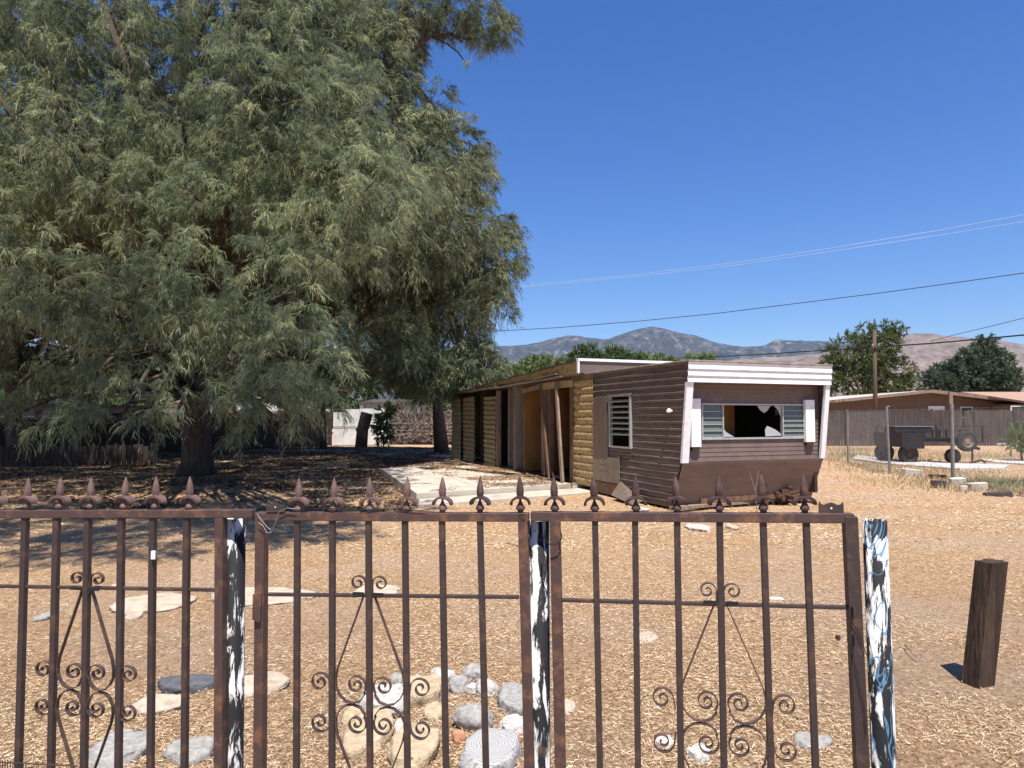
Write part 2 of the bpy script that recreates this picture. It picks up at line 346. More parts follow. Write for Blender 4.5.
# ------------------------------------------------------------------ iron fence and gates
A0 = Vector((-1.224, 2.12)); A1 = Vector((.596, 1.83)); fd = (A1-A0).normalized(); fn = Vector((fd.y, -fd.x))   # fn points to the camera
FD3 = Vector((fd.x, fd.y, 0)); FN3 = Vector((fn.x, fn.y, 0))
def FP(px, py, off=0.0):
    """point of the fence plane (shifted off metres towards the camera) seen at a pixel"""
    d = ray(px, py); o = Vector((0,0,EYE)); a = Vector((A0.x, A0.y, 0)) + FN3*off
    t = (a-o).dot(FN3)/d.dot(FN3); return o + d*t
def finial(parent, p, name='finial', m='finial', s=1.0, tilt=0):
    """spear point over a drooping leaf band, standing on the rail at p"""
    b = MB()
    b.lathe([(.0085,0),(.0085,.005),(.0125,.007),(.0125,.010),(.0115,.013),(.0075,.020),(.0030,.030),(.0040,.038),(.0088,.041),(.0102,.050),(.0104,.056),(.0092,.068),(.0066,.080),(.0036,.090),(.0006,.098)], (0,0,0), 8)
    pts = []
    for i in range(15):
        t = -1+2*i/14.0; a = t*1.72
        pts.append(Vector((math.sin(a)*.0250, 0, .0215 + math.cos(a)*.0180)))
    ws = [.020+.012*(1-abs(-1+2*i/14.0)**3) for i in range(15)]
    vs = []; fs = []
    for i, q in enumerate(pts):
        d = (pts[min(i+1,14)]-pts[max(i-1,0)]).normalized(); a = Vector((0,1,0)).cross(d).normalized()
        for (u, v) in ((-1,-1),(1,-1),(1,1),(-1,1)): vs.append(q + Vector((0,1,0))*u*ws[i]/2 + a*v*.0030)
    for i in range(14):
        for k in range(4): fs.append((i*4+k, i*4+(k+1)%4, (i+1)*4+(k+1)%4, (i+1)*4+k))
    fs += [(0,3,2,1),(56,57,58,59)]; b.add(vs, fs)
    b.v = [(v[0]*s, v[1]*s, v[2]*s) for v in b.v]
    o = b.build(name, M[m], parent, smooth=False); o.location = p
    o.rotation_euler = (random.uniform(-.03,.03), tilt+random.uniform(-.025,.025), math.atan2(fd.y, fd.x)+random.uniform(-.15,.15))
    return o
def bar_mesh(parent, pxt, pxb, ytop, zbot, w, m='iron', name='bar', depth=None):
    a = FP(pxt, ytop); b = FP(pxb, 768); d = (b-a)/(a.z-b.z); q = a + d*(a.z-zbot)
    mb = MB(); v = []
    for c in (a, q):
        for (i, j) in ((-1,-1),(1,-1),(1,1),(-1,1)): v.append(c + FD3*i*w/2 + FN3*j*(depth or w)/2)
    mb.add(v, [(0,1,2,3),(4,7,6,5),(0,4,5,1),(1,5,6,2),(2,6,7,3),(3,7,4,0)])
    return mb.build(name, M[m], parent, bevel=.0018)
def spiral(c, r0, r1, a0, turns, n=34):
    """from radius r0 at angle a0 winding inwards; turns may be negative"""
    return [(c[0]+(r0+(r1-r0)*i/n)*math.cos(a0+turns*2*PI*i/n), c[1]+(r0+(r1-r0)*i/n)*math.sin(a0+turns*2*PI*i/n)) for i in range(n+1)]
def ornament(parent, pxc, pxc_b, ytop, k, vs=1.0, hs=1.0):
    ci = 12.5*hs**.7; co = 46*hs**.8
    """scrollwork around a centre bar; design drawn in millimetre-like units of k metres, origin at the mid rail on the centre bar"""
    o = FP(pxc, ytop); ob = FP(pxc_b, 768); lean = (ob-o)/(o.z-ob.z); lx = lean.dot(FD3)
    def place(pl, w=.012, t=.0027, name='scroll', off=.001):
        pl = [(x, z*vs) for x, z in pl]
        pts = [o + FD3*(x*k + lx*(-z*k)) + Vector((0,0,z*k)) + FN3*off for (x, z) in pl]
        MB().sweep(pts, w, t, FN3).build(name, M['scroll'], parent)
    for s in (-1, 1):
        # upper half: diagonal, cup and inner spiral in one strip
        line = [(s*(5+ (29*hs-5)*i/8.0), -2-(74-2)*i/8.0) for i in range(9)]
        cup = [(x*hs, z) for x, z in ((s*30.6, -84), (s*30.2, -92), (s*27, -99), (s*21.5, -104.5), (s*15, -106), (s*8.5, -103.5), (s*4.5, -97))]
        sp = spiral((s*ci, -88.5), 10.2, 1.6, (-PI*.22 if s < 0 else PI+PI*.22), (1.65 if s < 0 else -1.65), 44)
        place(line + cup + sp)
        # lower half mirrored
        cup2 = [(x*hs, z) for x, z in ((s*30.6, -128), (s*30.2, -120), (s*27, -113), (s*21.5, -108.6), (s*15, -107.5), (s*8.5, -110), (s*4.5, -116))]
        sp2 = spiral((s*ci, -125), 10.2, 1.6, (PI*.22 if s < 0 else PI-PI*.22), (-1.65 if s < 0 else 1.65), 44)
        line2 = [(s*(7+(29*hs-7)*i/8.0), -200+(200-138)*i/8.0) for i in range(9)]
        place(line2 + cup2 + sp2)
        # outer small spirals, hooked on the neighbouring bars
        for (zc, q) in ((-88, 1), (-126, -1)):
            c = (s*co, zc); a0 = (0 if s < 0 else PI); tr = (1.6 if s < 0 else -1.6)*q
            place([(s*(co-11.5), zc-q*9), (s*(co-10.8), zc-q*4)] + spiral(c, 10.3, 1.5, a0, tr, 44), name='small_scroll')
        # curls at the top
        c = (s*11, 9); place([(s*2.5, -6), (s*3.2, 0)] + spiral(c, 7.8, 1.6, (0 if s < 0 else PI), (1.35 if s < 0 else -1.35), 36), name='top_curl')
        p = [o + FD3*(x*k) + Vector((0,0,-.5*k)) + FN3*.011 for x in (s*4, s*15)]
        MB().beam(p[0], p[1], .004, .008).build('clip', M['cable'], parent)
def rail(parent, x0, y0, x1, y1, h, dpt, name='rail', m='rail', off=0):
    return MB().beam(FP(x0, y0, off), FP(x1, y1, off), dpt, h).build(name, M[m], parent, bevel=.0018)
ZB = .10
def panel_bottom(parent, x0, x1):
    a = FP(x0, 768); b = FP(x1, 768); a.z = b.z = ZB
    MB().beam(a, b, .022, .025).build('bottom_rail', M['rail'], parent, bevel=.0018)
# left fixed panel
a = FP(110, 600); f1 = empty('iron_fence', (0,0,0))
tag(f1, 'rusty fixed iron fence panel with spear tips and scrollwork left of the double gate', 'iron fence')
rail(f1, -150, 514, 254, 513.4, .0235, .026, 'top_rail', off=0)
rail(f1, -150, 583.5, 220, 590, .0095, .012, 'middle_rail', 'iron', off=-.002)
panel_bottom(f1, -150, 221)
for (t, b_) in ((-105,-117),(-72,-83),(-40,-49),(-7,-16),(25.5,18.5),(57,51),(88,84),(121.5,118.5),(153,150.5),(187,184.5)):
    bar_mesh(f1, t, b_, 517, ZB, .0175)
bar_mesh(f1, 221, 220, 516, ZB, .026, 'rail', 'stile')
for px in (-101,-68,-36,-3,27,59.5,90.5,124,155.5,190): finial(f1, FP(px, 509.5), s=1.0)
ornament(f1, 87.6, 84, 587.5, .00314, .90, .97)
g = MB()
for i in range(33):
    p = FP(-8+i*2.6, 768, .03); p.z = .30
    g.tube([p, p+Vector((0,0,.19 - .04*(i/33.0)+random.uniform(-.006,.006)))], .0016, 5)
g.beam(FP(-10, 768, .03)*1 - Vector((0,0,0)), FP(-9, 768, .03), .002, .002)
p0 = FP(-10, 762, .03); p1 = FP(78, 766, .03); g.tube([p0, p1], .0022, 5)
g.build('toe_grille', M['iron'], f1)
MB().box((-.006,-.003,-.012),(.006,.003,.012)).build('white_tag', M['white_paint'], f1).location = FP(153.5, 555, .014)
# gate leaf, left
g1 = empty('iron_gate', (0,0,0)); tag(g1, 'left leaf of the rusty double gate, hinged beside the first painted pipe post', 'gate', 'leaves of the iron gate')
rail(g1, 257, 516, 529, 517, .0235, .026, 'top_rail')
rail(g1, 268, 594.3, 519, 597, .0095, .012, 'middle_rail', 'iron', off=-.002)
panel_bottom(g1, 262, 527)
bar_mesh(g1, 262, 260, 513, ZB, .028, 'rail', 'stile', .030); bar_mesh(g1, 523, 529.5, 513, ZB, .026, 'rail', 'stile')
for (t, b_) in ((297.5,296.5),(332.5,332),(368.6,370),(405,407.5),(442,446),(480,486)): bar_mesh(g1, t, b_, 519, ZB, .0162)
for px in (298.5,333.5,370,406.5,442.5,480,520.5): finial(g1, FP(px, 511.8), m=('finial' if px < 470 else 'finial_dark'))
ornament(g1, 369.3, 370.5, 592.5, .00296, .975, 1.1)
def notch_plate(parent, pc, w, h, off=.012):
    n = 16; top = []
    prof = [(-.5,.78),(-.46,1.0),(-.40,.80),(-.28,.74),(-.15,.86),(0,.92),(.15,.86),(.28,.74),(.40,.80),(.46,1.0),(.5,.78)]
    pl = [(-.5,0),(.5,0)] + prof[::-1]; c = FP(*pc, off); hole = [(.05*math.cos(2*PI*i/8), .5+.09*math.sin(2*PI*i/8)) for i in range(8)]
    b = MB(); nn = len(pl); vs = []
    for d in (0, .004):
        vs += [c + FD3*x*w + Vector((0,0,z*h)) + FN3*d for (x, z) in pl]
    b.add(vs, [tuple(range(nn))[::-1], tuple(range(nn, 2*nn))] + [(i,(i+1)%nn,nn+(i+1)%nn,nn+i) for i in range(nn)])
    o = b.build('latch_plate', M['iron'], parent)
    MB().add([c + FD3*x*w*.9 + Vector((0,0,z*h)) + FN3*.0046 for (x, z) in hole], [tuple(range(8))]).build('bolt_hole', M['white_grit'], o)
notch_plate(g1, (276, 511.5), .056, .026)
b = MB(); c = FP(259.5, 607, .016); b.beam(c-Vector((0,0,.040)), c+Vector((0,0,.040)), .016, .012); b.beam(c-FD3*.014-Vector((0,0,.036)), c-FD3*.014+Vector((0,0,.036)), .012, .010)
b.tube([c-FD3*.008-Vector((0,0,.036))+FN3*.006, c-FD3*.008+Vector((0,0,.036))+FN3*.006], .005, 8)
b.build('hinge', M['rail'], g1)
def wire_part(parent, pts, r=.0011, m='iron', name='tie_wire'):
    MB().tube(pts, r, 5).build(name, M[m], parent, smooth=True)
wire_part(g1, [FP(x, y, .022) for x, y in ((257,514),(262,521),(268,528),(272,531),(275,524),(279,512),(287,508),(296,509))], .0012, 'galv')
wire_part(g1, [FP(x, y, .024) for x, y in ((258,522),(263,526),(267,533),(272,532))], .0012, 'galv')
wire_part(g1, [FP(x, y, .016) for x, y in ((300,509.5),(330,508.5),(362,510),(400,508.5),(418,511),(436,508))], .0013, 'cable')
# gate leaf, right
g2 = empty('iron_gate', (0,0,0)); tag(g2, 'sagging right leaf of the rusty double gate, leaning beside the free standing painted pipe post', 'gate', 'leaves of the iron gate')
rail(g2, 531, 516, 853, 518, .0245, .026, 'top_rail'); rail(g2, 562, 600, 850, 607.5, .0095, .012, 'middle_rail', 'iron', off=-.002)
panel_bottom(g2, 561, 862)
bar_mesh(g2, 555, 560.5, 513, ZB, .028, 'rail', 'stile')
bar_mesh(g2, 849.5, 861.5, 516, ZB, .032, 'iron', 'stile', .030)
for (t, b_) in ((595,600),(635,638),(677,681),(719.5,724),(763,771),(806,815.5)): bar_mesh(g2, t, b_, 519, ZB, .0162)
for px in (555,595,636,677,719.5,763.5,805): finial(g2, FP(px, 512.2), m='finial_dark', tilt=-.03)
ornament(g2, 720.3, 724.5, 601, .00290, 1.0, 1.19)
notch_plate(g2, (831, 514.5), .060, .033, -.004)
b = MB()
for y in (612, 640):
    c = FP(856-.04*(700-y), y, .018); b.beam(c-Vector((0,0,.014)), c+Vector((0,0,.014)), .022, .004)
b.build('hinge', M['iron'], g2)
wire_part(g2, [FP(x, y, .02) for x, y in ((846,609),(850,618),(858,632),(864,648),(869,662),(873,680),(876,697))], .0009, 'cable')
wire_part(g2, [FP(x, y, .02) for x, y in ((852,650),(856,668),(860,690),(864,705),(866,735))], .0009, 'cable')
wire_part(g2, [FP(x, y, .03) for x, y in ((545,524),(545,536),(547,543),(553,545),(559,543),(562,537),(560,530))], .0018, 'cable')
# painted pipe posts
def pipe_post(xt, yt, xb, r, off, label, pm):
    a = FP(xt, yt, off); b_ = FP(xb, 768, off); d = (b_-a)/(a.z-b_.z); q = a + d*(a.z+.05)
    t = empty('pipe_post', (q.x, q.y, 0)); tag(t, label, 'pipe post', 'painted pipe posts of the gate')
    n = 24; m = MB(); L = Vector((q.x, q.y, 0))
    def rng(c, rr): return [c - L + Vector((rr*math.cos(2*PI*k/n), rr*math.sin(2*PI*k/n), 0)) for k in range(n)]
    vs = rng(q, r) + rng(a, r) + rng(a, r-.004) + rng(a+d*.15, r-.004); fs = []
    for i in range(3):
        for k in range(n): fs.append((i*n+k, i*n+(k+1)%n, (i+1)*n+(k+1)%n, (i+1)*n+k))
    m.add(vs, fs); o = m.build('pipe', M[pm], t, smooth=True)
    c = a + d*.15 - L; MB().lathe([(r-.004, 0), (r-.004, .003)], c, 16).build('inner_plug', M['dark_in'], t)
    return t
pipe_post(235, 518, 232.5, .0305, -.045, 'black pipe post smeared with white paint between the fixed fence panel and the gate', 'post1')
pipe_post(538.5, 520, 539.5, .0300, -.045, 'mottled black and white pipe post standing between the two gate leaves', 'post2')
pipe_post(874.5, 520, 884, .0285, -.0, 'open topped pipe post with blue scribbles standing right of the gate, the rightmost pipe', 'post3')
# wooden stub post
bt = G(976.5, 684); hp = .71
st = empty('wooden_post', bt, 0.0); tag(st, 'short dark weathered wooden post leaning alone in the dry yard right of the gate', 'wooden post')
vs = []; fs = []; NZ = 14; w = .064; top = P(991.5, 561, bt.y+.0) - bt
ring = [(-1,-1),(-.5,-1.02),(0,-.98),(.5,-1.02),(1,-1),(1.02,-.3),(1,.4),(1,1),(.3,1),(-.4,1.0),(-1,1),(-1,.3),(-1.02,-.4)]
ca, sa = math.cos(.32), math.sin(.32)
for i in range(NZ+1):
    t = i/NZ; c = Vector((top.x*t, top.y*t, -.05+(top.z+.05)*t))
    for (x, y) in ring:
        jit = .004*mn.noise(Vector((x*3, y*3, t*6)))
        xx, yy = (x*w*.98+jit), (y*w*.8+jit); dz = (.008*mn.noise(Vector((x*4, y*4, 1)))*1.5 if i == NZ else 0)
        vs.append(c + Vector((xx*ca-yy*sa, xx*sa+yy*ca, dz)))
n = len(ring)
for i in range(NZ):
    for k in range(n): fs.append((i*n+k, i*n+(k+1)%n, (i+1)*n+(k+1)%n, (i+1)*n+k))
fs.append(tuple(NZ*n+k for k in range(n)))
MB().add(vs, fs).build('post', M['stub'], st)
# ------------------------------------------------------------------ mobile home
RZ = math.atan2(.36, .93); UO = Vector((2.72, 11.2, 0)); ud = Vector((math.cos(RZ), math.sin(RZ), 0)); sdv = Vector((-math.sin(RZ), math.cos(RZ), 0))
th = empty('mobile_home', UO, RZ); tag(th, 'derelict brown mobile home with a white framed nose and torn open side', 'mobile home')
def LF(px, py, s=0.05):   # -> (u, z) on the plane s
    d = ray(px, py); o = Vector((0,0,EYE)); t = (UO + sdv*s - o).dot(sdv)/d.dot(sdv); q = o+d*t; return (q-UO).dot(ud), q.z
def LS(px, py, u=0.0):    # -> (s, z) on the side plane
    d = ray(px, py); o = Vector((0,0,EYE)); t = (UO + ud*u - o).dot(ud)/d.dot(ud); q = o+d*t; return (q-UO).dot(sdv), q.z
def siding_side(s0f, s1f, z0, z1, pitch, amp, u=0.0, sgn=-1, ph=0.0, nseg=6, dents=0.0, seed=0, ridge=False):
    """corrugated sheet in the plane u; s0f, s1f are numbers or functions of z"""
    b = MB(); fa = s0f if callable(s0f) else (lambda z: s0f); fb = s1f if callable(s1f) else (lambda z: s1f)
    nz = max(2, int((z1-z0)/pitch*12)); V = []; Fc = []
    for i in range(nz+1):
        z = z0+(z1-z0)*i/nz; t = ((z-ph)/pitch) % 1.0
        o = amp*(math.sin(PI*min(1, t/.82))**.6 if t < .82 else 0)
        if ridge: o = amp*(math.sin(PI*t/.34) if t < .34 else .22*math.sin(PI*(t-.34)/.66))
        a, c = fa(z), fb(z)
        for j in range(nseg+1):
            s = a+(c-a)*j/nseg
            dd = dents*(mn.noise(Vector((s*.9+seed, z*1.2, seed))) + .5*mn.noise(Vector((s*3+seed, z*3, seed))))
            V.append((u+sgn*(o+dd), s, z))
    for i in range(nz):
        for j in range(nseg):
            k = i*(nseg+1)+j; Fc.append((k, k+1, k+nseg+2, k+nseg+1))
    b.add(V, Fc); return b
def siding_front(u0, u1, z0, z1, pitch, amp, sf, ph=0.0):
    b = MB(); nz = max(2, int((z1-z0)/pitch*6)); V = []; Fc = []
    for i in range(nz+1):
        z = z0+(z1-z0)*i/nz; t = ((z-ph)/pitch) % 1.0; o = amp*(1-t)
        if t > .93: o = 0
        V += [(u0, sf(z)-o, z), (u1, sf(z)-o, z)]
    for i in range(nz): Fc.append((2*i, 2*i+1, 2*i+3, 2*i+2))
    b.add(V, Fc); return b
WID = 2.90; KZ = .80; TOPZ = 2.385
def edge(z): return (.32*(KZ-z)/.75) if z < KZ else (-.19*(z-KZ)/(TOPZ-KZ))
# side openings
swA = LS(610.5, 398); swB = LS(632, 396); swb = LS(631, 447)
ws0, ws1 = swB[0], swA[0]; wz0, wz1 = swb[1], swB[1]       # s from ws0 (near) to ws1 (far)
S_END = LS(594.6, 420)[0]
print('side window', ws0, ws1, wz0, wz1, 'send', S_END)
p = .118
siding_side(lambda z: edge(z)+.012, ws0, .04, TOPZ, p, .024, nseg=14, dents=.024, seed=2, ridge=True).build('side_siding', M['brown'], th, smooth=False)
b = siding_side(ws0, S_END, wz1, TOPZ, p, .024, nseg=6, dents=.018, seed=2, ridge=True); b2 = siding_side(ws0, S_END, .04, wz0, p, .024, nseg=6, dents=.018, seed=2, ridge=True)
b.build('side_siding', M['brown'], th); b2.build('side_siding', M['brown'], th)
siding_side(ws1, S_END, wz0, wz1, p, .014, nseg=2).build('side_siding', M['brown'], th)
# far side, rear end, floor, back wall
siding_side(lambda z: edge(z)+.012, 13.1, .04, TOPZ, p, .012, u=WID, sgn=1, nseg=2).build('side_wall', M['brown'], th)
MB().box((.02, .36, .12), (WID-.02, 13.1, .20)).build('floor', M['dark_in'], th)
MB().box((.02, 13.06, .05), (WID-.02, 13.12, 2.33)).build('rear_wall', M['khaki'], th)
MB().box((WID-.10, .1, .2), (WID-.04, 13.0, 2.33)).build('inner_wall', M['dark_in'], th)
MB().box((.04, 3.15, .2), (WID-.11, 3.20, 2.33)).build('partition', M['red_ply'], th)
# front wall with window opening
FS = .06
wl = LF(691, 405, FS)[0]; 
u_l0 = LF(701, 420, FS)[0]; u_p0 = LF(722.8, 420, FS)[0]; u_p1 = LF(781.5, 420, FS)[0]; u_l1 = LF(804.5, 420, FS)[0]
fz1 = LF(740, 405.2, FS)[1]; fz0 = LF(740, 437.5, FS)[1]
print('front window', u_l0, u_p0, u_p1, u_l1, fz0, fz1)
fl = lambda z: FS
pf = .072
for (a0, a1, z0, z1) in ((.02, u_l0, KZ, TOPZ-.02), (u_l1, WID-.02, KZ, TOPZ-.02), (u_l0, u_l1, KZ, fz0), (u_l0, u_l1, fz1, TOPZ-.02)):
    siding_front(a0, a1, z0, z1, pf, .008, fl, ph=0).build('front_siding', M['brown_front'], th)
siding_front(.0, WID, .05, KZ, .125, .009, lambda z: edge(z)).build('nose_siding', M['nose'], th)
MB().box((0, .0, KZ-.006), (WID, FS, KZ+.006)).build('ledge', M['brown_front'], th)
# white frame round the nose
def trim_piece(u0, u1, z0, z1, s_thick=.03):
    b = MB(); V = []
    for z in (z0, z1):
        e = edge(z); V += [(u0, e-.02, z), (u1, e-.02, z), (u1, e+s_thick, z), (u0, e+s_thick, z)]
    return b.add(V, [(0,3,2,1),(4,5,6,7),(0,1,5,4),(1,2,6,5),(2,3,7,6),(3,0,4,7)])
BZ = LF(760, 383.5, -.19)[1]
trim_piece(-.022, .105, KZ-.02, BZ).build('corner_trim', M['white_paint'], th); trim_piece(WID-.075, WID+.022, KZ-.0, BZ).build('corner_trim', M['white_paint'], th)
b = MB(); V = []; nz = 24
for i in range(nz+1):
    z = BZ+(TOPZ-BZ)*i/nz; t = (i/nz*3) % 1.0; o = .022*(1-t)
    V += [(-.024, edge(z)-.022-o, z), (WID+.024, edge(z)-.022-o, z)]
b.add(V, [(2*i, 2*i+1, 2*i+3, 2*i+2) for i in range(nz)]); b.build('visor_band', M['white_band'], th)
MB().box((.0, edge(BZ)-.02, BZ), (WID, FS, BZ+.02)).build('soffit', M['brown_front'], th)
MB().box((-.03, -.232, TOPZ+.002), (WID+.03, 13.15, TOPZ+.034)).build('roof', M['roof_metal'], th, bevel=.008)
# shutters
for (x0, x1, y0, y1) in ((690.5, 700.8, 398.5, 447), (804.8, 814.6, 399.8, 442)):
    ua, zt = LF(x0, y0, 0); ub, zb = LF(x1, y1, 0)
    t = MB(); t.box((ua, -.02, zb), (ub, FS-.012, zt)); o = t.build('shutter', M['white_paint'], th, bevel=.006)
    MB().box((ua+.025, -.01, zb-.06), (ub-.03, FS-.012, zb-.003)).build('bracket', M['dark_in'], o)
# front window
wf = MB(); fr = .022
def fbar(b, ua, ub, za, zb, d0=FS-.03, d1=FS+.03): b.box((ua, d0, za), (ub, d1, zb))
fbar(wf, u_l0, u_l1, fz0-.03, fz0); fbar(wf, u_l0, u_l1, fz1, fz1+.025)
for u in (u_l0, u_p0-fr, u_p1, u_l1-fr): fbar(wf, u, u+fr, fz0+.001, fz1-.001)
wfo = wf.build('front_window', M['alu'], th)
def jal(ua, ub, za, zb, n, parent):
    for i in range(n):
        z0 = za+(zb-za)*i/n; h = (zb-za)/n
        MB().add([(ua, FS-.012, z0), (ub, FS-.012, z0), (ub, FS+.012, z0+h*1.02), (ua, FS+.012, z0+h*1.02), (ua, FS-.006, z0), (ub, FS-.006, z0), (ub, FS+.018, z0+h*1.02), (ua, FS+.018, z0+h*1.02)], [(0,1,2,3),(4,7,6,5),(0,4,5,1),(2,6,7,3)]).build('glass_slat', M['slat_glass'], parent)
        MB().box((ua, FS-.02, z0-.004), (ub, FS-.010, z0+.006)).build('slat_clip', M['alu'], parent)
jal(u_l0+fr+.002, u_p0-fr-.002, fz0+.004, fz1-.004, 5, wfo); jal(u_p1+fr+.002, u_l1-fr-.002, fz0+.004, fz1-.004, 6, wfo)
def shard(pl, name='glass_shard'):
    q = [LF(x, y, FS) for (x, y) in pl]; n = len(q); b = MB()
    b.add([(u, FS-.002, z) for u, z in q] + [(u, FS+.002, z) for u, z in q], [tuple(range(n)), tuple(range(n, 2*n))[::-1]] + [(i,(i+1)%n,n+(i+1)%n,n+i) for i in range(n)])
    b.build(name, M['shard'], wfo)
shard([(765.5,436.4),(765,430),(767,426),(771,427.5),(776,430),(781,434),(781,435.6)])
shard([(757,405.6),(760,410),(764,413),(767,411),(770,406.5),(772,405.9)]); shard([(774,405.9),(778,410),(781,418),(781,406)])
shard([(723,437),(723,428),(726,432),(731,435),(734,436.8)])
b = MB(); q = LF(778, 413, .9); b.add([(q[0]-.06,.9,q[1]-.05),(q[0]+.07,.92,q[1]-.02),(q[0]+.04,.9,q[1]+.07),(q[0]-.05,.93,q[1]+.06)], [(0,1,2,3)]); b.build('torn_curtain', M['white_sheet'], th)
# side window
sf = MB()
for (a, b_, za, zb) in ((ws0, ws1, wz0-.03, wz0), (ws0, ws1, wz1, wz1+.03), (ws0, ws0+.04, wz0, wz1), (ws1-.04, ws1, wz0, wz1)): sf.box((-.045, a, za), (.02, b_, zb))
sfo = sf.build('side_window', M['alu'], th)
n = 9
for i in range(2, n):
    z = wz0+(wz1-wz0)*(i+.1)/n; h = (wz1-wz0)/n
    MB().add([(-.055,ws0+.05,z),(-.055,ws1-.05,z),(-.01,ws1-.05,z+h*.34),(-.01,ws0+.05,z+h*.34),(-.055,ws0+.05,z+.006),(-.055,ws1-.05,z+.006),(-.01,ws1-.05,z+h*.34+.006),(-.01,ws0+.05,z+h*.34+.006)],[(0,3,2,1),(4,5,6,7),(0,1,5,4),(2,3,7,6)]).build('glass_slat', M['slat_glass'], sfo)
    MB().box((-.04, ws0+.045, z-.012), (-.015, ws1-.045, z)).build('slat_clip', M['alu'], sfo)
MB().box((-.06, ws0-.03, wz1+.032), (-.015, ws1+.02, wz1+.05)).build('drip_rail', M['roof_metal'], sfo)
# boarded patches
q0 = LS(609, 397); q1 = LS(595, 457)
MB().box((-.035, q0[0]+.02, q1[1]), (-.018, q1[0], q0[1])).build('board_patch', M['brown_board'], th)
q0 = LS(619, 458); q1 = LS(595, 484)
MB().box((-.033, q0[0], .28), (-.018, q1[0], q0[1]+.0)).build('board_patch', M['tan_board'], th)['label'] = 'paler lower patch board'
MB().box((-.03, q0[0]-.06, .1), (-.019, q0[0]-.01, q0[1]+.03)).build('board_strip', M['tan_board'], th)
MB().box((-.030, q0[0]-.08, .05), (-.0185, q1[0], .27)).build('skirt_board', M['rot_wood'], th)
b = MB(); b.add([(-.03, q0[0]-.1, .34), (-.20, q0[0]-1.15, .10), (-.34, q0[0]-1.05, .02), (-.26, q0[0]-.15, .10)], [(0,1,2,3)]); b.build('loose_flap', M['brown_board'], th)
b = MB(); s_, z_ = LS(673, 411); b.lathe([(.03,0),(.045,.02),(.04,.05),(.015,.07)], (-.075, s_, z_-.03), 10); b.box((-.07, s_-.02, z_-.005), (-.016, s_+.02, z_+.015)); b.build('porch_lamp', M['white_paint'], th, smooth=False)
# torn side: khaki / yellow siding pieces and openings
def sx(px): return LS(px, 430)[0]
YA, YB = S_END, sx(574.5)
siding_side(YA+.02, YB, .12, 2.3, .155, .024, nseg=5, dents=.012, seed=5).build('yellow_siding', M['yellow'], th)
MB().box((-.03, YA+.0, 2.302), (.05, YB+.1, TOPZ)).build('wall_plate', M['rot_wood'], th)
MB().box((-.035, YB, .1), (.05, YB+.16, 2.3)).build('jamb', M['rot_wood'], th)
b = MB(); b.box((-.05, YB+.0, 2.16), (-.02, sx(545), 2.31)); b.build('fascia_board', M['yellow'], th)
b = MB(); b.beam((-.055, sx(545), 2.25), (-.05, sx(524), 2.16), .025, .11, Vector((0,0,1))); b.build('fascia_board', M['tan_board'], th)
for (px, wpx, m, zt) in ((543.2, 3.2, 'old_wood', 2.3), (549.5, 3.0, 'rot_wood', 2.3), (514.5, 2.4, 'old_wood', 2.3), (497.3, 2, 'old_wood', 2.25)):
    a, c = sx(px+wpx/2), sx(px-wpx/2); MB().box((-.01, a, .18), (.08, c, zt)).build('stud', M[m], th)
s0, z0 = LS(559, 391, -.05); s1, z1 = LS(564.6, 474, -.25)
MB().beam((-.12, s0, 2.28), (-.30, s1, max(.14, .16)), .045, .09, Vector((0,1,0))).build('leaning_board', M['old_wood'], th)
s0, z0 = LS(541, 395, -.05); s1, z1 = LS(547, 475, -.2)
MB().beam((-.06, s0, 2.3), (-.16, s1, .16), .035, .07, Vector((0,1,0))).build('leaning_board', M['rot_wood'], th)
so_, sr, sw = sx(523.5), sx(541), sx(516)
def part_box(s, ua, ub, m, nm='partition'): MB().box((ua, s, .2), (ub, s+.04, 2.33)).build(nm, M[m], th)
part_box(so_, .02, 1.6, 'orange_ply'); part_box(sx(552), 1.0, 2.9, 'red_ply'); part_box(sx(549), .06, .40, 'red_ply'); part_box(sw, .0, .35, 'pale_ply'); part_box(sx(505), .1, .4, 'pale_ply'); MB().box((1.30, .9, .2), (1.75, .94, 2.3)).build('partition', M['orange_ply'], th); part_box(sx(478), .1, 2.9, 'dark_in')
siding_side(sx(496.5), sx(484.5), .12, 2.1, .135, .035, nseg=3, dents=.02, seed=8).build('khaki_siding', M['khaki'], th)
siding_side(sx(475), sx(464), .12, 2.15, .135, .035, nseg=3, dents=.02, seed=9).build('khaki_siding', M['khaki'], th)
siding_side(sx(461.5), 13.05, .12, 2.15, .135, .03, nseg=3, dents=.02, seed=10).build('khaki_siding', M['khaki'], th)
MB().box((-.02, YB+.2, 2.31), (.06, 13.1, TOPZ)).build('wall_plate', M['rot_wood'], th)
MB().box((.0, YB+.16, .04), (.08, 13.0, .13)).build('sill', M['rot_wood'], th)
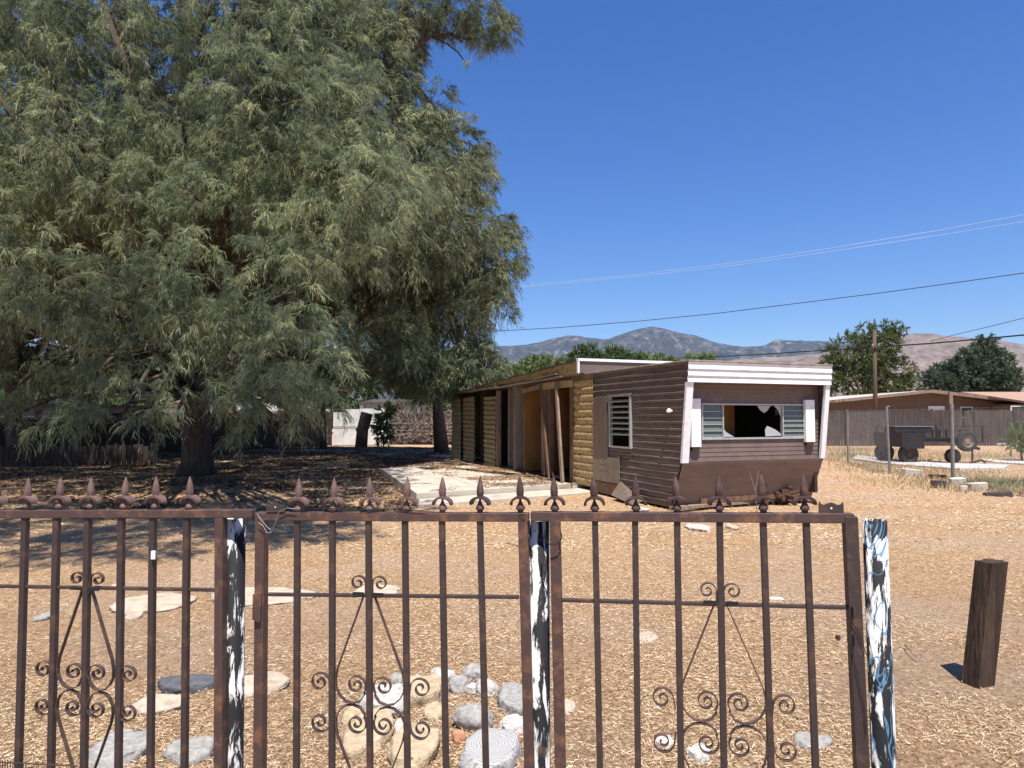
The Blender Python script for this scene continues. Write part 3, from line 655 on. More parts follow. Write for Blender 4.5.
# roof-over
R0 = 3.35; R1 = 10.3; RZ0 = 2.72; RZ1 = 2.44
b = MB(); b.box((-.16, R0, TOPZ+.036), (WID+.0, R0+.04, RZ0-.055)); b.build('roof_over_front', M['brown_front'], th)
b = MB(); b.box((-.18, R0-.03, RZ0-.055), (WID+.03, R0+.07, RZ0)); b.box((-.19, R0-.026, TOPZ+.03), (-.15, R0+.03, RZ0-.056)); b.build('white_cap', M['white_paint'], th)
NS = 20; b = MB(); V = []; Fc = []
def rz_(t): return RZ0-.02+(RZ1-RZ0)*t + .03*mn.noise(Vector((t*9, 1, 2)))*(1 if t > .05 else 0)
def ru_(t): return -.17+.06*mn.noise(Vector((t*14, 5, 2)))*(1 if t > .05 else 0)
for i in range(NS+1):
    t = i/NS; s = R0+.07+(R1-R0)*t; V += [(ru_(t), s, rz_(t)), (WID, s, rz_(t)+.0), (WID, s, rz_(t)-.02), (ru_(t), s, rz_(t)-.022)]
for i in range(NS):
    for k in range(4): Fc.append((i*4+k, i*4+(k+1)%4, (i+1)*4+(k+1)%4, (i+1)*4+k))
b.add(V, Fc); b.build('roof_over', M['roof_dark'], th)
b = MB(); V = []; Fc = []
for i in range(NS+1):
    t = i/NS; s = R0+.07+(R1-R0)*t; V += [(-.11, s, rz_(t)-.024), (-.10, s, TOPZ+.02)]
for i in range(NS): Fc.append((2*i, 2*i+2, 2*i+3, 2*i+1))
b.add(V, Fc); b.build('roof_over_side', M['yellow'], th)
# ragged eave strips
for (sa_, sb, z, m, w_) in ((4.2, 6.9, 2.38, 'pale_ply', .16), (6.4, 8.6, 2.34, 'pale_ply', .2), (8.2, 11.0, 2.33, 'roof_metal', .26), (10.4, 13.2, 2.30, 'roof_dark', .22), (4.4, 5.6, 2.44, 'roof_metal', .2)):
    b = MB(); b.beam((-.10, sa_, z+.02), (-.14, sb, z-.04), w_, .018); b.build('eave_strip', M[m], th)
# items under and at the nose
def loose(name, label, cat, mb, m, loc, group=None, smooth=False, bevel=0):
    o = mb.build(name, m, None, smooth=smooth, bevel=bevel, loc=loc); tag(o, label, cat, group); return o
pa, pb = G(672, 512), G(818, 500)
b = MB(); b.beam(Vector((pa.x, pa.y, .06)), Vector((pb.x-.5, pb.y-.25, .07)), .14, .045); loose('wooden_plank', 'long grey plank lying on the ground under the mobile home nose', 'plank', b, M['old_wood'], pa)
pa, pb = G(700, 509), G(806, 503)
b = MB(); b.beam(Vector((pa.x, pa.y, .13)), Vector((pb.x, pb.y, .17)), .06, .09); loose('wooden_plank', 'narrower brown plank propped behind the grey one below the nose', 'plank', b, M['rot_wood'], pa)
pg = G(767, 506); b = MB(); b.tube([(pg.x, pg.y, 0), (pg.x, pg.y, .26)], .028, 10); b.tube([(pg.x, pg.y, .24), (pg.x, pg.y, .30)], .04, 10); b.tube([(pg.x, pg.y, .30), (pg.x, pg.y, .36)], .026, 10)
loose('standpipe', 'short rusty standpipe upright in front of the nose', 'standpipe', b, M['rust_debris'], pg)
pg = G(789, 505); b = MB()
for k in range(9):
    r = [random.uniform(-1,1) for _ in range(6)]
    b.tube([(pg.x+r[0]*.28, pg.y+r[1]*.1, .05+abs(r[2])*.18), (pg.x+r[3]*.28, pg.y+r[4]*.1, .04+abs(r[5])*.22)], random.uniform(.012,.03), 7)
b.box((pg.x-.14, pg.y-.06, .12), (pg.x+.02, pg.y+.08, .27)); b.lathe([(.03,0),(.05,.02),(.05,.05),(.02,.06)], (pg.x+.02, pg.y-.02, .27), 10)
loose('rusty_hitch', 'tangled rusty tow hitch and valve parts heaped at the foot of the nose', 'scrap metal', b, M['rust_debris'], pg)
# dry stalk against the nose
pg = G(757, 512); b = MB()
for (a_, c_, r_) in (((0,0,0),(-.02,.0,.34),.008), ((-.02,0,.34),(-.10,.02,.62),.005), ((-.02,0,.34),(.06,.03,.66),.005), ((-.10,.02,.62),(-.14,.0,.74),.003), ((.02,.01,.5),(.0,.02,.72),.003), ((0,0,.1),(.22,-.05,.2),.005), ((0,0,.05),(-.24,-.04,.17),.005), ((-.24,-.04,.17),(-.2,-.05,.3),.003)):
    b.tube([pg+Vector(a_), pg+Vector(c_)], [r_, r_*.7], 5)
loose('dry_stalk', 'forked dry stalk standing against the mobile home nose', 'dry stalk', b, M['pale_twig'], pg)
# ------------------------------------------------------------------ concrete slab
def gp(px, py, z): return G(px, py, z)
c0 = gp(416.5, 493, .15); c1 = gp(594, 481.5, .15); c2 = UO + ud*(-.14)+sdv*3.7; c3 = UO+ud*(-.14)+sdv*11.0; c4 = gp(456, 459.5, .15); c5 = gp(381, 468.5, .15)
sl_ = empty('concrete_slab', (c0.x, c0.y, 0)); tag(sl_, 'pale cracked concrete patio slab littered with leaves beside the torn open mobile home', 'slab')
k0 = c0.lerp(c1, .33); k1 = c5.lerp(c4, .42)
off = Vector((c0.x, c0.y, 0))
def poly_part(pts, z0, z1, name='slab_panel', m='concrete'):
    b = MB(); b.prism([(p.x-off.x, p.y-off.y) for p in pts], z0, z1); b.build(name, M[m], sl_, bevel=.012)
e = (c1-c0).normalized()*.012
poly_part([c0, k0-e, k1-e, c5], -.05, .15); poly_part([k0+e, c1, c2, c3, c4, k1+e], -.05, .148)
q0_ = gp(418, 505, .04); q1_ = gp(606, 491, .04); poly_part([q0_, q1_, c1+Vector((.3,.12,0)), c0+Vector((.05,.0,0))], -.05, .045, 'lower_step')
b = MB(); qs = gp(486, 459.5, .15); M1 = Matrix.Translation((qs.x, qs.y, .15)) @ Matrix.Rotation(RZ+.1, 4, 'Z')
b.box((-.55,-.4,.002),(.45,.4,.12), M1); loose('concrete_step', 'low concrete step block lying on the slab near the rear opening', 'step', b, M['concrete_white'], qs, bevel=.02)
pts = [G(436,464,.05), G(445,461,.08), G(455,458,.14), G(464,455,.22), G(471,453,.26)]
b = MB(); b.tube(pts, [.03,.05,.055,.06,.04], 8); b.tube([G(447,460,.1), G(456,455.5,.12)], [.03,.015], 6); loose('fallen_branch', 'bent fallen branch lying at the far left corner of the slab', 'branch', b, M['pale_twig'], pts[0], smooth=True)
for (x0_, y0_, x1_, y1_, r_, lab) in ((384,463.5,436,466,.018,'thin fallen stick lying along the far edge of the slab'), (506,545,524,551,.006,'short dark stick on the straw between gate leaf bars'), (905,648,917,662,.004,'fine dark twig on the straw left of the wooden stub post')):
    a = G(x0_, y0_); c = G(x1_, y1_); zz = .17 if y0_ < 480 else .02
    b = MB(); b.tube([a+Vector((0,0,zz)), a.lerp(c,.5)+Vector((0,.03,zz+.01)), c+Vector((0,0,zz))], [r_, r_*.8, r_*.5], 6); loose('fallen_stick', lab, 'stick', b, M['twig'], a)
# ------------------------------------------------------------------ stones
def stone(px, py, wpx, hpx, hz_, m, label, flat=True, cat='stone', seed=None, group=None, name='stone'):
    """px,py = centre of its footprint, wpx,hpx = footprint size in the photo"""
    sdd = seed if seed is not None else int(px*7+py); rnd = random.Random(sdd)
    a = G(px, py-hpx/2); c = G(px, py+hpx/2); ctr = G(px, py); W_ = wpx/F*ctr.y/2; D_ = abs(a.y-c.y)/2
    if not flat: D_ = W_*.8
    import bmesh
    bm = bmesh.new(); bmesh.ops.create_icosphere(bm, subdivisions=4, radius=1)
    for v in bm.verts:
        n1 = mn.noise(v.co*1.1+Vector((sdd,0,0))); n2 = mn.noise(v.co*3+Vector((0,sdd,0))); n3 = mn.noise(v.co*7); n2 = abs(n2)*1.4-.2
        k = 1+.30*n1+.14*n2+.045*n3; co = v.co*k
        if flat: co.z = (1 if co.z > 0 else -1)*min(abs(co.z), .45)/.45*1.0 + .10*n2 + .12*n1 + .03*n3
        v.co = Vector((co.x*W_, co.y*D_, co.z*hz_))
    me = bpy.data.meshes.new(name); bm.to_mesh(me); bm.free(); me.materials.append(m)
    me.polygons.foreach_set('use_smooth', [True]*len(me.polygons))
    o = bpy.data.objects.new(name, me); COL.objects.link(o)
    o.location = (ctr.x, ctr.y, (0.0 if flat else hz_*.35)); o.rotation_euler = (0, 0, rnd.uniform(-.3,.3)*(0 if flat else 1))
    tag(o, label, cat, group); return o
SW = mat('stone_white', (.52,.50,.46), (.32,.29,.25), scale=26, rough=.9, bump=.6, c3=(.54,.50,.45), detail=10)
SG = mat('stone_grey', (.42,.40,.365), (.24,.225,.20), scale=40, rough=.85, bump=.5, detail=10)
ST = mat('stone_tan', (.56,.44,.29), (.38,.28,.17), scale=22, rough=.9, bump=.6)
SD = mat('stone_slate', (.12,.12,.13), (.07,.07,.08), scale=16, rough=.8, bump=.3)
SP = mat('stone_pale', (.50,.42,.32), (.36,.28,.20), scale=12, rough=.95, bump=.4, c3=(.46,.38,.29))
def stripe_mat():
    m = bpy.data.materials.new('striped_stone'); m.use_nodes = True; nt = m.node_tree; b = nt.nodes['Principled BSDF']; b.inputs['Roughness'].default_value = .85
    g = nt.nodes.new('ShaderNodeTexCoord'); w = nt.nodes.new('ShaderNodeTexWave'); w.wave_type = 'RINGS'; w.rings_direction = 'Z'; w.inputs['Scale'].default_value = 26; w.inputs['Distortion'].default_value = 9; w.inputs['Detail Scale'].default_value = .8; w.inputs['Detail'].default_value = 3
    nt.links.new(g.outputs['Object'], w.inputs[0]); nt.links.new(ramp(nt, w.outputs[0], [(.1,(.24,.235,.22)),(.5,(.42,.41,.39))]), b.inputs['Base Color'])
    bp = nt.nodes.new('ShaderNodeBump'); bp.inputs['Strength'].default_value = .5; nt.links.new(w.outputs[0], bp.inputs['Height']); nt.links.new(bp.outputs[0], b.inputs['Normal']); return m
SS = stripe_mat()
stone(154, 604, 68, 20, .025, SP, 'large flat pale stone set in the straw behind the fixed fence panel', cat='stepping stone', name='stepping_stone')
stone(262, 598, 100, 17, .03, SP, 'widest flat pale stone behind the first pipe post and the gate hinge', cat='stepping stone', name='stepping_stone')
stone(375, 592, 46, 13, .02, SP, 'flat pale stone behind the top curls of the left gate leaf scrollwork', cat='stepping stone', name='stepping_stone')
stone(187, 686, 54, 15, .035, SD, 'dark slate flat stone behind the fixed fence panel', cat='stepping stone', name='stepping_stone')
stone(158, 705, 50, 17, .02, SP, 'flat cream stone just below the dark slate stone', cat='stepping stone', name='stepping_stone')
stone(120, 752, 56, 36, .04, SG, 'flat speckled grey stone at the bottom behind the fence scrollwork', cat='stepping stone', name='stepping_stone')
stone(190, 753, 46, 20, .04, SG, 'small flat grey stone close to the foot of the first pipe post', cat='stepping stone', name='stepping_stone')
stone(262, 685, 48, 18, .03, SP, 'flat cream stone behind the hinge stile of the left gate leaf', cat='stepping stone', name='stepping_stone')
stone(45, 617, 14, 8, .02, SG, 'tiny pale grey stone in the straw near the left photo edge')
stone(441, 682, 25, 18, .055, SW, 'round white stone at the left end of the row of round stones', False)
stone(458, 690, 22, 18, .055, SG, 'round grey stone nestled between the white ones in the row', False)
stone(474, 678, 24, 16, .055, SG, 'greyish lump stone at the back of the row of round stones', False)
stone(473, 692, 15, 12, .035, SW, 'small white stone in the middle front of the row', False)
stone(487, 693, 23, 18, .055, SW, 'smooth white round stone at the right end of the row', False)
stone(419, 686, 20, 14, .045, SW, 'white stone behind the outer scroll of the left gate leaf', False)
stone(424, 694, 42, 24, .06, ST, 'yellowish tan stone in front of the white stone by the scroll', True)
stone(434, 714, 20, 12, .03, ST, 'small tan stone between the large tan slab and the round stones')
stone(388, 703, 52, 26, .05, SW, 'irregular white stone behind the inner scrolls of the left gate leaf')
stone(368, 738, 46, 40, .05, ST, 'cream stone showing behind the centre bar of the left gate leaf')
stone(352, 718, 18, 14, .03, ST, 'small cream stone left of the centre bar of the left gate leaf')
stone(414, 752, 46, 46, .06, ST, 'large tan slab stone at the bottom of the stone heap')
stone(473, 725, 38, 24, .07, SG, 'rough grey stone above the striped boulder', False)
stone(490, 760, 54, 44, .07, SS, 'large boulder with concentric grey stripes at the bottom of the heap', True, seed=4)
stone(513, 704, 28, 26, .05, SG, 'pale grey flat stone left of the middle pipe post')
stone(512, 728, 24, 16, .03, SW, 'flat white stone left of the middle pipe post, below the grey one')
stone(459, 742, 14, 10, .04, mat('terracotta', (.50,.24,.14), (.38,.18,.1), scale=20), 'small orange brown stone beside the striped boulder', False)
stone(396, 681, 14, 8, .03, SG, 'small grey stone behind the left gate leaf scroll, beside its right bar')
stone(402, 729, 12, 18, .03, SW, 'small white stone beside the right diagonal of the left gate leaf')
stone(699, 757, 22, 15, .035, SW, 'single white stone at the bottom behind the right gate leaf')
stone(663, 743, 18, 10, .02, SW, 'flat white chip behind the lowest outer scroll of the right gate leaf')
stone(647, 637, 20, 10, .012, SP, 'pale flat chip behind the right gate leaf above its scrollwork')
stone(568, 708, 14, 14, .015, SP, 'pale crumbly chip just right of the middle pipe post')
stone(697, 528, 20, 6, .03, SW, 'white lump in the straw just below the right gate leaf rail')
stone(732, 528, 10, 4, .03, SP, 'small cream lump right of the white one below the rail')
stone(812, 744, 34, 14, .03, SG, 'grey flat stone behind the right end of the right gate leaf')
stone(118, 586, 8, 5, .02, SP, 'tiny cream pebble behind the fixed fence panel middle rail')
stone(135, 618, 12, 7, .025, SP, 'small cream pebble just below the large flat pale stone')
stone(640, 511, 18, 7, .05, SW, 'white lump beside the lower corner of the mobile home nose', False)
b = MB(); q = G(777, 599, .006); b.box((q.x-.06, q.y-.035, .004), (q.x+.05, q.y+.04, .012)); loose('paper_scrap', 'white paper scrap lying on the straw behind the right gate leaf', 'paper scrap', b, M['white_grit'], q)
b = MB(); q = G(838, 640, .0); b.box((q.x-.012, q.y-.012, 0), (q.x+.012, q.y+.012, .03)); loose('iron_peg', 'small dark peg in the straw near the right stile of the gate', 'peg', b, M['rust_debris'], q)
# ------------------------------------------------------------------ straw litter (uncountable)
def litter(name, n, xr, yr, lo, hi, wd, m, z0=.0, power=1.6, poly=None, seed=1, lift=.03):
    r = np.random.default_rng(seed)
    y = yr[0] + (yr[1]-yr[0])*r.random(n)**power; hw = y*.80+.4; x = (r.random(n)*2-1)*hw
    if xr: x = xr[0]+(xr[1]-xr[0])*r.random(n)
    cl = np.array([mn.noise(Vector((a*1.3, c*1.3, seed))) + .9*mn.noise(Vector((a*.45, c*.45, seed+4))) for a, c in zip(x, y)])
    keep = (cl + r.normal(0, .25, n)) > -.16
    if poly is not None:
        keep &= poly(x, y)
    x, y = x[keep], y[keep]; n = len(x)
    zz = np.array([gh(a, c) for a, c in zip(x, y)]) + z0
    L = r.uniform(lo, hi, n); a = r.random(n)*2*PI; tilt = np.abs(r.normal(0, .22, n)); w = r.uniform(.5, 1.3, n)*wd
    d = np.stack([np.cos(a)*np.cos(tilt), np.sin(a)*np.cos(tilt), np.sin(tilt)], -1); s = np.stack([-np.sin(a), np.cos(a), r.normal(0,.5,n)], -1)
    c = np.stack([x, y, zz + .003 + np.abs(r.normal(0, 1, n))*lift*.25], -1); bend = r.normal(0, .25, n)[:, None]*s*L[:, None]*.4; bend[:, 2] = 0
    p0 = c - d*0; p1 = c + d*L[:, None]*.5 + bend*.6; p2 = c + d*L[:, None]
    p2[:, 2] = np.maximum(p2[:, 2]*.8+p0[:, 2]*.2, p0[:, 2]*.9)
    sw = s*w[:, None]/2
    V = np.stack([p0-sw, p0+sw, p1+sw, p1-sw, p2], 1).reshape(-1, 3); b = np.arange(n)[:, None]*5
    Q = b + np.array([[0,1,2,3]]); T = b + np.array([[3,2,4]])
    t = np.repeat(np.clip(r.normal(.55, .33, n), 0, 1), 5)
    return tag(np_mesh(name, V, Q=Q, T=T, mat=m, attr=t), kind='stuff')
litter('straw_litter', 330000, None, (2.6, 12), .012, .042, .0020, M['straw'], power=1.35)
litter('straw_litter_far', 120000, None, (8, 26), .02, .08, .0060, M['straw'], power=1.1, seed=3)
def in_slab(x, y):
    Pn = [c0, c1, c2, c3, c4, c5]; ins = np.zeros(len(x), bool); n = len(Pn)
    for i in range(n):
        a, c = Pn[i], Pn[(i+1) % n]
        cond = ((a.y > y) != (c.y > y)) & (x < (c.x-a.x)*(y-a.y)/(c.y-a.y+1e-9)+a.x); ins ^= cond
    return ins
def slab_leaf(x, y):
    # leaves drifted towards the trailer
    sx_ = (x-UO.x)*ud.x+(y-UO.y)*ud.y; nn = np.array([mn.noise(Vector((a*.8, c*.5, 9))) for a, c in zip(x, y)])
    return in_slab(x, y) & ((sx_ > -2.0+nn*2.0) | (nn > .30))
litter('leaf_litter', 90000, (-4, 2.6), (12.4, 24), .03, .09, .012, M['leaf_litter'], z0=.15, power=1, poly=slab_leaf, seed=5, lift=.02)
litter('shade_tone_litter', 110000, (-16, -1.6), (10.5, 36), .04, .14, .020, M['shade_darkened_litter'], power=1, poly=lambda x, y: ~in_slab(x, y), seed=6, lift=.05)  # dark litter spread under the trees, its colour adds to their shade
# ------------------------------------------------------------------ trees
def fnorm(a): return a/np.maximum(1e-9, np.linalg.norm(a, axis=-1, keepdims=True))
def crown(name, lobes, nclump, nb, ns, m, parent, loc, seed=1, L=(.5,.9), sl_len=(.16,.34), wd=.014, droop=.55, inner=.25, up=.25, gap=0.0, gf=.55, zmin=.5, bend=.5):
    """feathery crown: clumps over ellipsoid lobes; every clump is several arching sprays carrying thin drooping strands"""
    r = np.random.default_rng(seed); lo = np.array([[l[0].x, l[0].y, l[0].z, l[1], l[2]] for l in lobes])
    area = lo[:, 3]*lo[:, 4]; pk = r.choice(len(lo), nclump, p=area/area.sum())
    u = fnorm(r.normal(size=(nclump, 3))); rad = np.where(r.random(nclump) < inner, r.uniform(.2, .65, nclump), r.uniform(.66, .97, nclump))
    sc = np.stack([lo[pk, 3], lo[pk, 3], lo[pk, 4]], -1); c = lo[pk, :3] + u*sc*rad[:, None]
    gn = np.array([mn.noise(Vector(q)*gf + Vector((seed, 0, 0))) for q in c])
    keep = (c[:, 2] > zmin + (.7*gn if zmin > 1 else 0)) & (gn > -.9+gap)
    c, u, gn = c[keep], u[keep], gn[keep]; K = len(c); pk = pk[keep]
    ctint = np.clip(.45 + .25*r.normal(size=K), 0, 1)
    # sprays
    cc = np.repeat(c, nb, 0); uu = np.repeat(u, nb, 0); n = len(cc)
    d = fnorm(uu*.75 + r.normal(size=(n, 3))*.55 + np.array([0, 0, up])); Ls = r.uniform(L[0], L[1], n)
    # strands
    t = r.uniform(.1, 1, (n, ns)); P0 = cc[:, None, :] + Ls[:, None, None]*(d[:, None, :]*t[..., None]) ; P0[..., 2] -= droop*Ls[:, None]*t**2
    tan = d[:, None, :]*np.ones((n, ns, 1)); tan[..., 2] -= 2*droop*t
    sdx = fnorm(fnorm(tan)*.95 + r.normal(size=(n, ns, 3))*.45 + np.array([0, 0, -.35*bend*2])); l = r.uniform(sl_len[0], sl_len[1], (n, ns, 1))
    P1 = P0 + sdx*l*.5; P2 = P1 + fnorm(sdx + np.array([0, 0, -bend]))*l*.5
    wv = fnorm(np.cross(sdx, r.normal(size=(n, ns, 3))))*wd*.5*r.uniform(.6, 1.3, (n, ns, 1))
    V = np.stack([P0-wv*.7, P0+wv*.7, P1+wv, P1-wv, P2], 2).reshape(-1, 3); N = n*ns; b = np.arange(N)[:, None]*5
    tt = np.repeat(ctint, nb*ns) + r.normal(0, .13, N) + .16*(t.reshape(-1)-.5)
    V -= np.array(loc)
    o = np_mesh(name, V, Q=b+np.array([[0,1,2,3]]), T=b+np.array([[3,2,4]]), mat=m, parent=parent, attr=np.repeat(np.clip(tt, 0, 1), 5))
    return o, c, pk
def bez(a, b, c, n):
    return [a*(1-t)**2 + b*2*t*(1-t) + c*t**2 for t in [i/(n-1) for i in range(n)]]
def tree(name, label, cat, base, trunk_top, r0, lobes, m, nclump, nb, ns, seed, group=None, bark='bark', twigs=400, lean=None, limb_r=.12, **kw):
    loc = Vector((base.x, base.y, 0)); e = empty(name, loc); tag(e, label, cat, group); rnd = random.Random(seed)
    b = MB(); tt = trunk_top-loc; pts = bez(Vector((0,0,-.1)), Vector((tt.x*.2, tt.y*.2, tt.z*.5)), tt, 9)
    pts = [p + Vector((rnd.uniform(-.05,.05)*r0*3, rnd.uniform(-.05,.05)*r0*3, 0)) for p in pts]
    b.tube(pts, [r0*(1.35 if i == 0 else 1-.5*i/8) for i in range(9)], 12); b.build('trunk', M[bark], e, smooth=True)
    o, c, pk = crown('crown', lobes, nclump, nb, ns, m, e, loc, seed=seed, **kw)
    lb = MB()
    for i, l in enumerate(lobes):
        if len(l) > 3: continue
        q = l[0]-loc; st_ = pts[rnd.choice([4,5,6,7,8])]; mid = st_.lerp(q, .5) + Vector((rnd.uniform(-.4,.4), rnd.uniform(-.4,.4), abs((q-st_).z)*.15+.3*r0))
        bp = bez(st_, mid, q, 8); bp = [x + Vector((rnd.uniform(-1,1), rnd.uniform(-1,1), rnd.uniform(-1,1)))*l[1]*.05*(0 if k == 0 else 1) for k, x in enumerate(bp)]
        rr = limb_r*(.6+.5*min(1, l[1]/2.0)); lb.tube(bp, [rr*(1-.75*k/7) for k in range(8)], 7)
    if len(lb.v): lb.build('limb', M[bark], e, smooth=True)
    if twigs:
        tb = MB(); idx = list(range(len(c))); rnd.shuffle(idx)
        for i in idx[:twigs]:
            l = lobes[pk[i]]; a = l[0]-loc; q = Vector(c[i])-loc; s_ = a.lerp(q, rnd.uniform(.3,.7)); md = s_.lerp(q, .55)+Vector((rnd.uniform(-.12,.12), rnd.uniform(-.12,.12), rnd.uniform(0,.15)))*l[1]
            tb.tube([s_, md, q + (q-md)*.15], [.012*min(1.3, l[1]), .008*min(1.3, l[1]), .003], 4, cap=False)
        tag(tb.build('twigs', M['twig'], e), kind='stuff')
    return e
def lobT(px, py, Yg, rpx, Y0, Ym, k, g=.7):
    Y = Y0
    for _ in range(8): Y = Y0 + k*(P(px, py, Y).z-2) + (Yg-Ym)*g
    return (P(px, py, Y), rpx*Y/F, rpx*Y/F)
def lob(px, py, Y, rpx, k=1.0): return (P(px, py, Y), rpx*Y/F, rpx*Y/F*k)
baseA = G(197, 475)
lobA = [lobT(*a, 10.9, 12.2, .46) for a in (
 (-90,30,12,100),(20,20,11,75),(110,10,10.5,85),(210,0,11,85),(300,20,12,75),(-60,170,12,80),(60,130,11.5,85),(180,120,12.5,75),(270,110,12,75),(335,110,13,60),(358,150,13.5,42),
 (130,210,12,58),(230,200,12.5,62),(310,210,13,65),(345,250,14,45),(20,240,12,55),(-40,310,12,55),(60,290,11.5,48),(115,300,11,52),(225,320,13.0,48),(290,290,12.5,58),(325,320,13.5,42),
 (150,350,11.5,38),(95,360,12.5,30),(290,360,12,44),(262,395,12,20),(320,365,13.5,34),(25,340,12.5,34),(50,365,13,22),(235,378,12.5,28),(128,392,11.5,24),(165,385,12.0,24),(150,414,11.5,19),(118,408,12.2,18),(235,408,12.5,18),(262,414,12.8,15),(285,405,13,20),(135,425,12,12),(8,392,12.2,24),(38,400,12.6,20),(78,412,12.2,18),(105,424,12,15),(148,430,11.8,13),(245,424,12.6,14),(278,432,12.8,14),(305,418,13,18),(328,402,13.2,20),(348,392,13.6,20),(298,440,13,10),(190,262,11.4,42),(205,320,11.6,34),(165,300,11.4,34),(250,275,12,36),(60,418,12.4,18),(20,412,12.6,18),(112,438,12,11),(170,425,11.9,12),(235,436,12.6,11),(262,446,12.8,10),(285,452,12.9,9),(255,402,12.5,22),(60,385,12.6,22),(215,385,12.8,18),
 (-60,-120,10.5,110),(90,-130,10,120),(250,-130,11,110),(340,-90,13,90),(180,-260,11.5,130),(20,-260,12,130),(-160,100,13,130),(-170,300,13,90))]
for (x, y, z, r_) in ((-3.0,7.0,6.7,1.3),(-5.2,6.9,6.4,1.5),(-7.4,7.0,6.2,1.6),(-9.6,7.3,5.8,1.6),(-4.1,5.7,6.2,1.2),(-6.2,5.7,6.1,1.3),(-8.4,5.9,5.9,1.3),(-1.9,7.8,7.2,1.1),(-3.9,7.9,6.9,1.2),(-6.4,8.0,6.6,1.2),(-8.8,8.3,6.4,1.2),(-2.6,6.2,6,1.0)):
    z = max(z, 1.5+.62*y+.8*r_+.6)
    for _k in range(2): lobA.append((Vector((x+.3*_k, y+.2*_k, z+.5*_k)), r_*1.08, r_*.8, 0))  # unseen overhang lobes, doubled to thicken the shade they cast on the ground
ri = random.Random(9)  # hidden lobes added inside the crown to close its ground shade
for ix in range(5):
    for iy in range(3):
        lobA.append((Vector((-12+ix*2.2+ri.uniform(-.4,.4), 13.0+iy*1.9+ri.uniform(-.4,.4), 5.6+.7*iy+ri.uniform(-.4,.6))), 1.5, .9, 0))
tree('tamarisk_tree', 'huge feathery grey green tree with dark thick trunk filling the left of the photo', 'tree', baseA, P(190, 300, 16.5), .40, lobA, M['fol_a'], 14500, 9, 14, 21, twigs=1300, L=(.14,.36), sl_len=(.06,.17), wd=.0092, zmin=.85, gap=.72, gf=.95, droop=.6)
# branch-lit second tamarisk behind
baseB = G(441, 452)
lobB = [lobT(*a, 22.5, 24.5, .36) for a in ((385,30,24,48),(350,60,24,45),(425,8,23,26),(455,12,23,28),(485,22,23,26),(507,30,23,17),(500,52,23,12),(478,70,23,10),
 (430,115,26,34),(405,150,26,45),(455,150,26,36),(475,180,26,24),(395,210,25,50),(450,205,26,34),(482,152,26,14),(492,262,24,34),(505,235,24,20),(455,265,25,42),(400,290,25,55),(450,320,25,45),(490,305,24,26),(385,345,22,34),(400,330,22,26),(430,375,25,34),(465,365,25,32),(488,370,25,20),(400,385,25,20),(430,388,25,19),(462,385,25,20),(480,382,25,16),(380,375,25,20),(400,60,26,30),(340,20,25,50))]
lobB = [l+(0,) if i < 9 else l for i, l in enumerate(lobB)]
tB = tree('tamarisk_tree', 'tall darker feathery tree behind the huge one, its top branch reaching right into the sky', 'tree', baseB, P(398, 75, 28), .26, lobB, M['fol_b'], 5200, 8, 11, 22, twigs=700, L=(.22,.5), sl_len=(.10,.24), wd=.015, zmin=2.1, gap=.74, gf=.6, limb_r=.16)
b = MB(); o_ = Vector((baseB.x, baseB.y, 0))
for pl, r_ in ((((392,95),(398,70),(412,48),(432,35),(450,33),(462,42)), .16), (((412,50),(408,25),(404,0),(402,-30)), .17), (((432,36),(445,42),(458,52),(468,66)), .06), (((450,34),(470,40),(486,36)), .07), (((398,72),(392,50),(388,20)), .12)):
    b.tube([P(x, y, 27.0)-o_ for x, y in pl], [r_*(1-.7*i/(len(pl)-1)) for i in range(len(pl))], 8)
b.build('limb', M['bark'], tB, smooth=True)
# darker trees behind on the left
lobC = [lob(*a) for a in ((322,180,27,60),(300,260,29,60),(350,280,29,50),(330,350,30,48),(300,370,30,36),(345,385,30,26),(250,300,30,70),(240,350,30,30),(330,60,25,90),(220,100,26,90),(260,-20,24,100),(380,180,29,60),(390,300,30,45),(300,200,29,80))]
rs = random.Random(77); shadeC = []; shadeD = []  # extra canopy lobes added over the rear yard only to shade the ground
for ix in range(6):
    for iy in range(7):
        x, y = -19+ix*3.2+rs.uniform(-.8,.8), 16.6+iy*3.2+rs.uniform(-.6,.6)
        if x > -3.2: x = -3.6
        if y > 31.5 and x > -13: continue
        (shadeC if (x > -11) else shadeD).append((Vector((x, y, 7.4+rs.uniform(-1,1.6))), 3.1, 1.5, 0))
lobC += shadeC
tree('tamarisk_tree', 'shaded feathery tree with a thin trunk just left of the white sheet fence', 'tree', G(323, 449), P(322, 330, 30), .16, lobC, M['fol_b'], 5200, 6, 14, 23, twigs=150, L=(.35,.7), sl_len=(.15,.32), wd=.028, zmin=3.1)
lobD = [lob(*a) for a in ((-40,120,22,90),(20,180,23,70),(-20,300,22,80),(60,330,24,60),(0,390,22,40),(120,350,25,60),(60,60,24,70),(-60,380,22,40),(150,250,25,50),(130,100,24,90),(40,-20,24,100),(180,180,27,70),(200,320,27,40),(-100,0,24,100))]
tree('tamarisk_tree', 'dark shaded tree at the left edge behind the huge feathery one', 'tree', G(15, 466), P(5, 300, 22), .25, lobD + shadeD, M['fol_b'], 5200, 6, 14, 24, twigs=150, L=(.35,.7), sl_len=(.15,.32), wd=.028, zmin=2.3)
